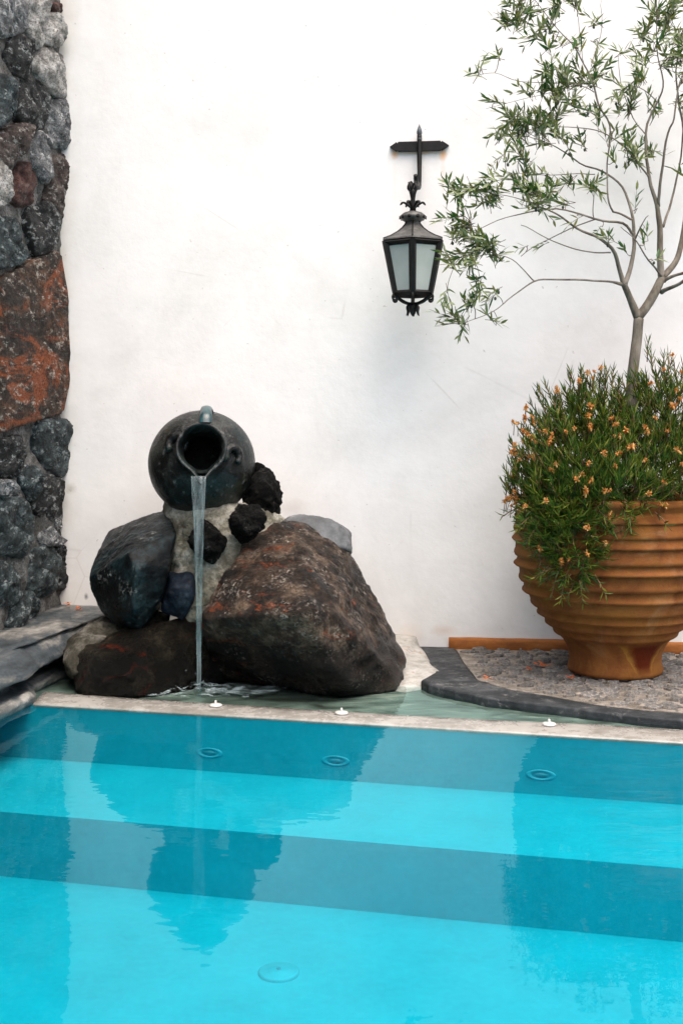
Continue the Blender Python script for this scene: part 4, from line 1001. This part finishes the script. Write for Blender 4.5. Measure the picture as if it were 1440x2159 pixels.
# ------------------------------------------------------------------ terracotta pot
PX, PD = 1296, 4.81
def pot():
    global POT_RIM
    def rz(x, y): return ((PX - x) / F * PD, H - (y - YH) / F * PD - POT.z)
    # silhouette of the left side (pixels) with its raised rings
    sil = [(1216,1409),(1202,1404),(1201,1392),(1200,1375),(1194,1358),(1187,1346)]
    prof = [(0.0005, 0.0), (0.17, 0.0)] + [rz(*s_) for s_ in sil]; prof[2] = (0.186, 0.004)
    prof[3] = (0.191, 0.02)
    rings = [(1175,1336),(1160,1318),(1143,1297),(1129,1278),(1112,1250),(1103,1226),(1094,1193),(1090,1172),(1087,1140),(1086,1119),(1089,1090)]
    for i, (x, y) in enumerate(rings):
        x2, y2 = rings[i + 1] if i + 1 < len(rings) else (1094, 1072)
        h = y - y2
        r0, z0 = rz(x, y); 
        for (f, bump) in ((0.0, -0.004), (0.05, 0.012), (0.20, 0.018), (0.34, 0.014), (0.48, 0.005), (0.70, -0.001), (0.94, -0.004)):
            xx = x + (x2 - x) * f; yy = y + (y2 - y) * f; r_, z_ = rz(xx, yy); prof.append((r_ + bump * (0.4, .65, .8, .6, .9, .65, .95, .5, .75, .4, .5)[i], z_))
    prof += [rz(1100, 1066), rz(1092, 1060), rz(1090, 1050), rz(1100, 1044), rz(1112, 1050), rz(1112, 1075), rz(1110, 1090)]
    M = Matrix.Translation(POT)
    V, Fc = lathe(prof, 96, M, wob=lambda a, z: 0.006 * noise.noise(Vector((math.cos(a) * 1.5, math.sin(a) * 1.5, z * 6))) + 0.002 * noise.noise(Vector((math.cos(a) * 8, math.sin(a) * 8, z * 30))))
    o = obj('pot', V, Fc, MAT['terracotta'], None, POT); fix_normals(o)
    tag(o, 'large ribbed terracotta pot standing on the cobbles and holding the olive tree', 'pot')
    # soil
    n = 40; V = []; Fc = []
    rS, zS = rz(1111, 1085)
    for j in range(7):
        for k_ in range(n):
            a = 2 * math.pi * k_ / n; r_ = rS * max(j / 6, .01) * 1.02; V.append(POT + Vector((r_ * math.cos(a), r_ * math.sin(a), zS + .02 * fbm(Vector((r_ * math.cos(a), r_ * math.sin(a), 1)), 9) + .02 * (1 - j / 6))))
    for j in range(6):
        for k_ in range(n): Fc.append((j * n + k_, j * n + (k_ + 1) % n, (j + 1) * n + (k_ + 1) % n, (j + 1) * n + k_))
    obj('soil', V, Fc, MAT['soil'], o)
    return POT.z + zS
SOIL_Z = pot()

# ------------------------------------------------------------------ olive tree
def crop(cx_, cy_): return 880 + cx_ / 2.5714, cy_ / 2.5714
random.seed(23)
tree = thing('olive_tree', Vector((POT.x + .06, POT.y, SOIL_Z)), 'young olive tree with a forked pale trunk growing from the terracotta pot', 'tree')
BR = []                                          # sampled branch points for twigs to spring from
def branch(pts, name='branch', mat='olive_bark', k=4, crop_px=True, jitter=0.0):
    """pts: (x, y, depth, radius in photo pixels)"""
    PP = []; RR = []
    for (x, y, d, r_) in pts:
        if crop_px: x, y = crop(x, y)
        PP.append(P(x, y, d)); RR.append(r_ * d / F * .72)
    PP, RR = smooth_path(PP, RR, k)
    if len(PP) > 6:
        PP = [PP[0]] + [p + Vector((noise.noise(p * 9), noise.noise(p * 9 + Vector((3, 3, 3))), noise.noise(p * 9 + Vector((7, 7, 7))))) * 0.008 for p in PP[1:-1]] + [PP[-1]]
    V, Fc = tube(PP, RR, 10 if RR[0] > .008 else 7)
    o = obj(name, V, Fc, MAT[mat], tree, 'base'); fix_normals(o)
    for i, p in enumerate(PP):
        if name != 'trunk': BR.append((p, RR[i]))
    return o
TD = 4.81
branch([(1322,1010,TD,19),(1325,930,TD,18),(1328,860,TD,17.4),(1334,785,TD,16),(1342,715,TD,15.2),(1346,672,TD,15)], 'trunk', k=6, crop_px=False)
fk = (1195,1712,TD,15)
branch([(1197,1728,TD,13.5),(1150,1610,4.79,9.5),(1118,1540,4.77,9)])
branch([(1190,1728,TD,13.5),(1275,1605,4.82,13.5),(1325,1510,4.84,12)])
branch([(1120,1545,4.77,7),(1050,1532,4.76,3.4),(950,1522,4.73,3.0),(750,1515,4.68,2.6),(630,1522,4.66,2.3),(520,1600,4.64,1.6),(400,1690,4.62,1.2),(250,1755,4.60,.8)])
branch([(630,1522,4.66,2.0),(560,1450,4.64,1.6),(480,1400,4.62,1.2),(330,1385,4.60,.9),(200,1440,4.60,.7)])
branch([(1118,1548,4.77,8),(1095,1465,4.76,6.5),(1050,1350,4.72,5.2),(960,1280,4.68,4.0),(840,1225,4.64,3.2),(760,1165,4.61,2.6),(690,1130,4.60,2.0),(560,1080,4.58,1.3),(420,1060,4.57,.9)])
branch([(1122,1545,4.77,8),(1160,1440,4.79,6.5),(1175,1320,4.80,5.5),(1163,1180,4.80,4.5),(1110,1020,4.82,3.4),(1000,920,4.84,2.8),(880,880,4.85,2.2),(720,775,4.86,1.5),(600,740,4.86,.9)])
branch([(1168,1270,4.80,4.5),(1110,1205,4.76,3.8),(960,1185,4.71,3.2),(800,1140,4.67,2.4),(600,1150,4.63,1.8),(430,1190,4.60,1.3),(300,1250,4.58,.8)])
branch([(1174,1310,4.80,3),(1210,1230,4.74,2.0),(1250,1168,4.70,1.2)])
branch([(1045,1370,4.72,2.4),(960,1365,4.71,2.0),(830,1340,4.70,1.7),(700,1290,4.68,1.4),(560,1220,4.66,1.0)])
branch([(965,1188,4.71,2.0),(830,1240,4.75,1.6),(700,1300,4.78,1.3),(560,1390,4.80,.9)])
branch([(1060,1150,4.80,3.0),(1035,1080,4.79,2.6),(1030,880,4.80,2.2),(1040,680,4.80,2.6),(980,560,4.78,3.0),(920,380,4.76,2.4),(850,260,4.75,1.9),(740,130,4.74,1.4),(640,0,4.73,1.0),(560,-80,4.72,.7)])
branch([(1163,1190,4.80,3.6),(1100,1160,4.80,3.0),(1058,1148,4.80,2.8)])
branch([(955,1183,4.71,1.6),(955,1090,4.70,1.3),(950,980,4.69,.9)])
branch([(1325,1515,4.84,11),(1315,1380,4.85,9.5),(1310,1200,4.85,8),(1300,1110,4.86,6.5),(1250,960,4.86,5),(1235,720,4.87,3.6),(1300,560,4.88,2.6),(1330,440,4.88,2.1),(1295,250,4.88,1.6),(1285,0,4.88,1.1),(1280,-100,4.88,.8)])
branch([(1305,1120,4.86,5),(1320,950,4.82,4),(1355,720,4.80,3.0),(1390,640,4.78,2.6),(1410,480,4.77,2.2),(1450,330,4.76,1.6),(1470,100,4.75,1.0)])
branch([(1328,1505,4.84,10),(1400,1420,4.88,8.5),(1430,1330,4.90,8),(1448,1200,4.92,7),(1455,950,4.93,5),(1440,700,4.94,4),(1415,560,4.94,3.2),(1400,380,4.94,2.2),(1420,150,4.94,1.4)])
branch([(1335,1525,4.84,6),(1400,1495,4.80,4.5),(1460,1468,4.76,4),(1560,1380,4.74,3),(1640,1250,4.72,2)])
branch([(1320,1585,4.83,7),(1400,1550,4.75,5),(1460,1508,4.70,4.2),(1580,1440,4.64,3),(1680,1300,4.6,1.8)])
branch([(1322,1500,4.83,3.5),(1250,1410,4.76,2.4),(1180,1310,4.72,1.8),(1100,1230,4.70,1.0)])
branch([(1330,1230,4.86,4),(1370,1100,4.92,3.4),(1400,1000,4.94,3),(1430,800,4.96,2.4),(1440,640,4.97,1.8)])
branch([(1252,965,4.86,3),(1180,880,4.82,2.4),(1100,780,4.79,2.0),(1000,715,4.77,1.7),(860,690,4.75,1.4),(700,690,4.74,.9)])
branch([(985,570,4.78,1.8),(880,580,4.77,1.3),(800,560,4.76,1.0)])
branch([(955,500,4.78,1.5),(830,450,4.74,1.2),(560,440,4.70,1.0),(420,400,4.68,.8),(300,410,4.67,.6)])
branch([(800,470,4.74,1.0),(650,520,4.72,.8),(540,545,4.71,.7),(370,590,4.70,.5)])
branch([(900,340,4.76,1.3),(880,200,4.80,1.0),(860,20,4.82,.7)])
branch([(940,360,4.76,1.2),(990,200,4.82,1.0),(995,0,4.84,.7)])
branch([(1235,730,4.87,2),(1150,600,4.90,1.5),(1100,460,4.92,1.1),(1085,300,4.93,.7)])
branch([(1300,560,4.88,1.6),(1200,470,4.84,1.2),(1130,490,4.82,.8)])
branch([(960,945,4.83,1.6),(820,940,4.76,1.2),(650,950,4.70,.9),(480,930,4.66,.6)])

CL = [(200,1060,70,4),(290,1020,70,4),(400,1030,80,6),(420,1090,60,4),(520,1000,70,4),(620,1030,80,7),(650,1110,70,6),(720,1060,60,3),(830,990,60,3),(950,1010,60,4),(820,1090,50,2),(230,1160,60,3),(270,1230,70,5),(200,1290,50,3),
 (300,1320,70,4),(390,1340,80,6),(240,1400,60,4),(180,1440,60,3),(300,1420,60,3),(440,1400,60,3),(340,1530,50,3),(160,1590,50,3),(290,1640,60,4),(420,1590,50,3),(200,1720,60,4),(430,1720,50,2),(250,1750,40,2),
 (500,650,70,3),(450,740,60,3),(560,720,80,6),(650,690,80,7),(600,640,60,4),(720,640,80,6),(760,710,60,4),(480,850,60,3),(560,850,60,4),(680,780,50,3),(600,930,60,3),(700,960,50,2),
 (700,460,70,4),(620,490,60,3),(790,430,70,5),(760,520,60,4),(880,430,70,4),(840,540,60,4),(950,450,60,3),(960,350,60,3),(920,590,50,3),(980,640,50,3),(1040,740,60,3),(900,780,50,3),(820,810,40,2),
 (340,390,50,3),(440,320,40,2),(420,560,40,2),(540,100,70,5),(480,130,50,3),(620,60,70,5),(700,130,70,5),(640,180,50,3),(840,30,60,4),(760,20,60,4),(560,10,60,4),(690,270,50,3),(790,250,50,2),(870,260,50,3),(960,140,50,2),(730,360,50,3),(950,230,40,1),
 (1150,480,70,4),(1160,580,70,4),(1210,420,60,3),(1100,300,40,2),(1240,330,60,3),(1090,580,60,3),(1130,800,60,3),(1170,850,70,6),(1280,830,50,3),(1070,870,40,2),
 (1330,110,80,7),(1220,180,60,4),(1370,60,70,6),(1420,200,70,5),(1350,340,60,5),(1400,290,70,5),(1280,230,60,3),(1290,620,50,2),(1420,560,70,3),(1430,440,60,3),(1250,600,50,2),(1010,400,50,2),
 (1030,1310,40,2),(1230,1310,40,2),(1190,1130,40,1),(1270,1410,40,1),(1130,1370,40,1),(690,1310,30,1),(870,1170,40,1),(1000,1230,40,1),(590,1340,40,1),
 (1520,900,90,5),(1560,700,90,5),(1600,1250,90,4),(1550,1050,90,4),(1500,250,90,5),(1620,500,90,4)]
LEAVES = []; TW = []; OLV = []
UP = Vector((0, 0, 1))
def leaf_frame(base, d, roll, L, w): LEAVES.append((base, d.normalized(), roll, L, w))
root_pt = P(1330, 560, 4.8)
for (cx_, cy_, r_, n) in CL:
    x, y = crop(cx_, cy_)
    best = min(BR, key=lambda b: (lambda e: (e[0] - x) ** 2 + (e[1] - y) ** 2)((CX + F * b[0].x / b[0].y, YH - F * (b[0].z - H) / b[0].y)))
    dc = min(max(best[0].y + random.uniform(-.06, .06), 4.45), 5.0)
    c = P(x, y, dc); rm = r_ / 2.5714 * dc / F
    V, Fc = tube(smooth_path([best[0], best[0].lerp(c, .5) + Vector((random.uniform(-.01, .01), 0, random.uniform(-.01, .015))), c], [.0016, .0014, .001], 4)[0], [.0016] * 9, 4); TW.append((V, Fc))
    out = (c - root_pt); out = out.normalized()
    for i in range(int(n * 1.15 + .5)):
        dirv = (out * 0.55 + Vector((random.gauss(0, .6), random.gauss(0, .6), random.gauss(0.05, .55)))).normalized()
        L = rm * random.uniform(1.7, 2.9); st = c + Vector((random.gauss(0, .25), random.gauss(0, .4), random.gauss(0, .25))) * rm - dirv * L * .4
        bend = Vector((random.gauss(0, .12), random.gauss(0, .12), random.gauss(-.08, .12))) * L
        m_ = max(3, int(L / 0.0185)); path = []
        for j in range(m_ + 1):
            f = j / m_; path.append(st + dirv * L * f + bend * f * f)
        V, Fc = tube(path, [.0012 - .0006 * j / m_ for j in range(m_ + 1)], 4); TW.append((V, Fc))
        if i == 0: V, Fc = tube([c, st], [.001, .001], 4); TW.append((V, Fc))
        sd_ = dirv.cross(UP).normalized() if abs(dirv.z) < .95 else Vector((1, 0, 0)); ph = random.uniform(0, math.pi)
        for j in range(1, m_ + 1):
            f = j / m_; a = ph + (j % 2) * math.pi / 2 + random.uniform(-.3, .3)
            s1 = sd_ * math.cos(a) + dirv.cross(sd_) * math.sin(a)
            for sg in (-1, 1):
                if random.random() < .16: continue
                dl = dirv * random.uniform(.9, 1.6) + s1 * sg * random.uniform(.5, 1.0) + UP * random.uniform(-.15, .3)
                leaf_frame(path[j], dl, random.uniform(-1.2, 1.2), random.uniform(.038, .068) * (0.75 if f > .9 else 1), random.uniform(.0088, .0132))
        if random.random() < .22: OLV.append(path[m_ // 2] + Vector((random.uniform(-.006, .006), random.uniform(-.006, .006), -.012)))
print('olive leaves', len(LEAVES))
def leaf_axes(d, roll):
    s_ = d.cross(UP); s_ = s_.normalized() if s_.length > .05 else Vector((1, 0, 0)); n = s_.cross(d)
    s2 = s_ * math.cos(roll) + n * math.sin(roll); return s2, s2.cross(d)
LS = [(0, 0, 0), (.28, .42, .06), (.28, -.42, .06), (.62, .40, .05), (.62, -.40, .05), (1, 0, -.03), (.28, 0, 0), (.62, 0, 0)]     # along, across, up
LF = [(0, 6, 1), (0, 2, 6), (6, 7, 3, 1), (2, 4, 7, 6), (7, 5, 3), (4, 5, 7)]
me_leaf = bpy.data.meshes.new('leaf'); me_leaf.from_pydata([(a * .04, b * .0105, c * .02) for a, b, c in LS], [], LF); me_leaf.materials.append(MAT['olive_leaf'])
me_leaf.polygons.foreach_set('use_smooth', [True] * len(LF))
scored = []
for L_ in LEAVES:
    base, d, roll, ln, w = L_; s2, nn = leaf_axes(d, roll); view = (base - Vector((0, 0, H))).normalized()
    vis = -0.03 < (base.x / base.y * F + CX) - 0 < 1440 and base.z < 2.9
    scored.append((ln * w * abs(nn.dot(view)) * (1 if vis else 0), L_))
scored.sort(key=lambda q: -q[0])
for _, (base, d, roll, ln, w) in scored[:300]:
    s2, nn = leaf_axes(d, roll)
    o = bpy.data.objects.new('leaf', me_leaf); COL.objects.link(o); o.parent = tree
    M = Matrix((d, s2, nn)).transposed().to_4x4(); o.matrix_local = Matrix.Translation(base - abs_loc(tree)) @ M @ Matrix.Diagonal((ln / .04, w / .0105, 1, 1))
V = []; Fc = []
for _, (base, d, roll, ln, w) in scored[300:]:
    s2, nn = leaf_axes(d, roll); b = len(V)
    for (a, c_, u) in LS: V.append(base + d * (a * ln) + s2 * (c_ * w) + nn * (u * ln * .5))
    Fc += [tuple(b + i for i in q) for q in LF]
o = obj('foliage', V, Fc, MAT['olive_leaf'], tree); tag(o, kind='stuff')
V, Fc = merge(TW); o = obj('twigs', V, Fc, MAT['twig_bark'], tree); tag(o, kind='stuff')
bm = bmesh.new(); bmesh.ops.create_icosphere(bm, subdivisions=2, radius=1); me_ol = bpy.data.meshes.new('olive'); 
for v_ in bm.verts: v_.co = Vector((v_.co.x * .0055, v_.co.y * .0055, v_.co.z * .0075))
bm.to_mesh(me_ol); bm.free(); me_ol.materials.append(MAT['olive_fruit']); me_ol.polygons.foreach_set('use_smooth', [True] * len(me_ol.polygons))
for p in OLV[:90]:
    o = bpy.data.objects.new('olive', me_ol); COL.objects.link(o); o.parent = tree; o.location = p - abs_loc(tree)

# ------------------------------------------------------------------ flowering plant in the pot
random.seed(41)
bush = thing('flowering_plant', Vector((POT.x - .05, POT.y - .02, SOIL_Z + .01)), 'bushy green succulent plant with orange flowers spilling over the terracotta pot', 'plant')
BL = [((1305, 965, 4.80), (205, 112, .38)), ((1208, 985, 4.62), (98, 105, .23)), ((1175, 1060, 4.50), (74, 85, .14)), ((1215, 1130, 4.45), (85, 105, .10)), ((1128, 1035, 4.62), (48, 50, .14)), ((1290, 1040, 4.46), (120, 80, .14)), ((1420, 990, 4.60), (120, 85, .24)), ((1250, 880, 4.80), (110, 70, .25)), ((1410, 880, 4.82), (110, 90, .25))]
BV = []; BF = []; SV = []
def lin_leaf(base, d, ln, w, bendv):
    s_ = d.cross(Vector((random.gauss(0, 1), random.gauss(0, 1), random.gauss(0, 1)))).normalized(); b = len(BV)
    m_ = base + d * ln * .55 + bendv * .3; e = base + d * ln + bendv; nn = s_.cross(d) * w * .45
    BV.extend([base - s_ * w * .35, base + s_ * w * .35, m_ - s_ * w * .5, m_ + s_ * w * .5, e, base + nn, m_ + nn])
    BF.extend([(b, b + 5, b + 6, b + 2), (b + 5, b + 1, b + 3, b + 6), (b + 2, b + 6, b + 4), (b + 6, b + 3, b + 4), (b, b + 2, b + 3, b + 1), (b + 2, b + 4, b + 3)])
def shoot(base, d, L, nleaf, lf=(.020, .058)):
    e = base + d * L; SV.append(tube([base, base.lerp(e, .5) + Vector((0, 0, .004)), e], [.0022, .002, .0012], 4))
    for j in range(nleaf):
        f = .15 + .85 * j / nleaf; p = base.lerp(e, f); a = j * 2.4 + random.uniform(-.4, .4)
        s1 = d.cross(Vector((.31, .2, .93))).normalized(); s2 = d.cross(s1)
        dl = (d * random.uniform(.5, 1.1) + (s1 * math.cos(a) + s2 * math.sin(a)) * random.uniform(.5, .9) * (1.15 - .6 * f) + UP * .25).normalized()
        lin_leaf(p, dl, random.uniform(*lf), random.uniform(.0036, .0058), UP * random.uniform(0, .008))
def in_pot(p):      # inside the pot's clay
    dx = math.hypot(p.x - POT.x, p.y - POT.y)
    return p.z < SOIL_Z + .05 and dx < .40 - max(0, (0.45 - (p.z - POT.z))) * .42
cnt = 0
for (c, rad) in BL:
    vol = rad[0] * rad[1]; n = int(250 * (vol / 12000) ** .75)
    for i in range(n):
        q = Vector((random.gauss(0, 1), random.gauss(0, 1), random.gauss(0, 1))).normalized(); k_ = random.uniform(.25, 1.0) ** .5
        q = q * k_
        d_ = c[2] + q.y * rad[2]
        p = P(c[0] + q.x * rad[0], c[1] - q.z * rad[1], d_)
        if p.x * F / p.y + CX > 1700 or in_pot(p): continue
        wl_ = (p - WO).dot(WN)
        if wl_ < .05: continue
        nrm = Vector((q.x / (rad[0] * c[2] / F), q.y / rad[2], q.z / (rad[1] * c[2] / F))).normalized()
        d = (nrm + UP * (.7 if p.z > .75 else .15) + Vector((random.gauss(0, .35), random.gauss(0, .35), random.gauss(0, .35)))).normalized()
        L = random.uniform(.035, .07)
        shoot(p - d * L * .5, d, L, random.randint(9, 14)); cnt += 1
for (x, y) in ((1202,790),(1226,785),(1240,800),(1272,800),(1365,720),(1372,745),(1388,760),(1398,745),(1420,770),(1436,790),(1180,850),(1150,870),(1160,860),(1112,905),(1070,1010),(1085,960),(1068,1025),(1300,810),(1390,800),(1290,820),(1350,790)):
    p = P(x, y, random.uniform(4.6, 4.85)); b0 = p + Vector((random.uniform(-.02, .05), .0, -.08)); d = (p - b0).normalized(); shoot(b0, d, .08, 12)
for (c, rad) in BL:
    for i in range(34):
        a = random.uniform(0, 2 * math.pi); x, y = c[0] + rad[0] * math.cos(a) * 1.0, c[1] - rad[1] * math.sin(a) * 1.0
        d_ = c[2] + random.uniform(-.5, .3) * rad[2]; b0 = P(x, y, d_)
        if in_pot(b0) or x > 1600 or (b0 - WO).dot(WN) < .1: continue
        up_ = 0.9 if b0.z > .75 else -0.1
        d = (Vector((math.cos(a) * .8, random.gauss(-.2, .3), math.sin(a) * .6 + up_)) + Vector((random.gauss(0, .2), 0, random.gauss(0, .2)))).normalized()
        shoot(b0 - d * .02, d, random.uniform(.06, .11), random.randint(8, 13), (.024, .046))
print('shoots', cnt, 'bush verts', len(BV))
o = obj('foliage', BV, BF, MAT['bush_leaf'], bush, smooth=False); tag(o, kind='stuff')
V, Fc = merge(SV); o = obj('stems', V, Fc, MAT['stem_red'], bush); tag(o, kind='stuff')
# flowers: small shaggy heads on a stalk, each one a part
def flower_mesh(i):
    rg = random.Random(300 + i); V = []; Fc = []
    n = 26
    for k_ in range(n):
        a = 2 * math.pi * k_ / n * 2 + rg.uniform(-.3, .3); el = rg.uniform(-.25, 1.4); ln = rg.uniform(.009, .017)
        d = Vector((math.cos(a) * math.cos(el), math.sin(a) * math.cos(el), math.sin(el))); s_ = d.cross(UP).normalized() * .0028; b = len(V)
        tip = d * ln + Vector((0, 0, rg.uniform(-.005, .001)))
        V += [-s_ * .5, s_ * .5, d * ln * .6 + s_, d * ln * .6 - s_, tip + s_ * .6, tip - s_ * .6]; Fc += [(b, b + 1, b + 2, b + 3), (b + 3, b + 2, b + 4, b + 5)]
    vv, ff = lathe([(.0005, -.012), (.003, -.010), (.0045, -.004), (.0045, .001), (.0005, .004)], 9); b = len(V); V += vv; Fc += [tuple(b + j for j in q) for q in ff]
    me = bpy.data.meshes.new('flower'); me.from_pydata([v_[:] for v_ in V], [], Fc); me.materials.append(MAT['flower_petal']); return me
FM = [flower_mesh(i) for i in range(6)]
fl6 = [(1100,190),(1045,275),(1150,290),(970,355),(680,265),(605,295),(632,325),(555,340),(430,390),(250,490),(620,495),(608,550),(240,555),(280,560),(195,590),(290,590),(230,635),(325,640),(283,665),(225,695),(385,690),(525,620),(622,620),(742,560),(765,595),(828,630),(790,665),(938,610),(955,640),(1070,635),(1100,490),(1145,445),(175,740),(195,810),(260,790),(420,830),(405,868),(608,825),(708,780),(782,768),(768,838),(870,728),(845,728),(935,805),(1133,752),(1155,830),(180,900),(540,915),(622,925),(598,975),(705,988),(1053,933),(960,1003),(360,1045),(180,990),(135,1030),(160,1070),(185,1050),(240,1070),(1030,1060),(1055,1070),(732,1135),(598,1200),(708,1290),(600,1350),(452,1408),(328,1322),(285,1330),(495,1385),(160,760),(300,690),(360,640),(480,640),(1000,560),(1120,400),(1060,330),(1180,600),(1210,500),(1230,720)]
def bush_front(x, y):
    best = None
    for (c, rad) in BL:
        e = 1 - ((x - c[0]) / rad[0]) ** 2 - ((y - c[1]) / rad[1]) ** 2
        if e > 0: d = c[2] - rad[2] * math.sqrt(e); best = d if best is None else min(best, d)
    return best if best else 4.62
fl6 += [(a + random.gauss(0, 22), b + random.gauss(0, 22)) for a, b in fl6 if random.random() < (.75 if a < 400 else .4)]
for (a, b) in fl6:
    x, y = 1020 + a / 2.769, 680 + b / 2.769; d_ = bush_front(x, y) - .015
    p = P(x, y, d_); o = bpy.data.objects.new('flower', random.choice(FM)); COL.objects.link(o); o.parent = bush
    o.location = p - abs_loc(bush); s_ = random.uniform(.7, 1.2); o.scale = (s_, s_, s_ * random.uniform(.8, 1.3))
    o.rotation_euler = (random.uniform(-.2, .9), random.uniform(-.7, .7), random.uniform(0, 6))
    q = p + Vector((random.uniform(-.01, .01), .05, -.05)); V, Fc = tube([q, q.lerp(p, .5) + Vector((0, -.006, .004)), p + Vector((0, 0, -.008))], [.0016, .0014, .0014], 4)
    SV2 = obj('flower_stem', V, Fc, MAT['stem_red'], bush)

# ------------------------------------------------------------------ fallen blossoms
def fallen(px, py, z, label, s_=1.0, grp=None):
    p = G(px, py, z); rg = random.Random(int(px)); V = []; Fc = []
    for k_ in range(9):
        a = rg.uniform(0, 6.28); c = p + Vector((rg.gauss(0, .010), rg.gauss(0, .010), rg.uniform(.002, .010))) * s_ + Vector((0, 0, .0))
        c.z = z + rg.uniform(.002, .012); d = Vector((math.cos(a), math.sin(a), rg.uniform(-.1, .5))).normalized(); s2 = d.cross(UP).normalized() * .004 * s_; b = len(V)
        V += [c - s2, c + s2, c + d * .013 * s_ + s2 + Vector((0, 0, .002)), c + d * .013 * s_ - s2, c + d * .02 * s_ + Vector((0, 0, -.002))]; Fc += [(b, b + 1, b + 2, b + 3), (b + 3, b + 2, b + 4)]
    o = obj('fallen_blossom', V, Fc, MAT['petal_red']); tag(o, label, 'blossom', grp)
fallen(1026, 1434, ZG + .012, 'dry red orange blossom lying against the slate kerb')
fallen(1117, 1413, ZG + .012, 'smaller of two dry red blossoms on the cobbles between kerb and pot', 0.85)
fallen(1148, 1406, ZG + .012, 'larger of two dry red blossoms on the cobbles between kerb and pot', 1.35)
fallen(1205, 1432, ZG + .012, 'pale orange blossom lying on the cobbles beside the foot of the pot')
fallen(140, 1277, .19, 'red orange blossoms lying in the corner of the stone wall and ledge', 1.2)
fallen(168, 1286, .19, 'red orange petals on the ledge beside the black angular boulder', 1.0)
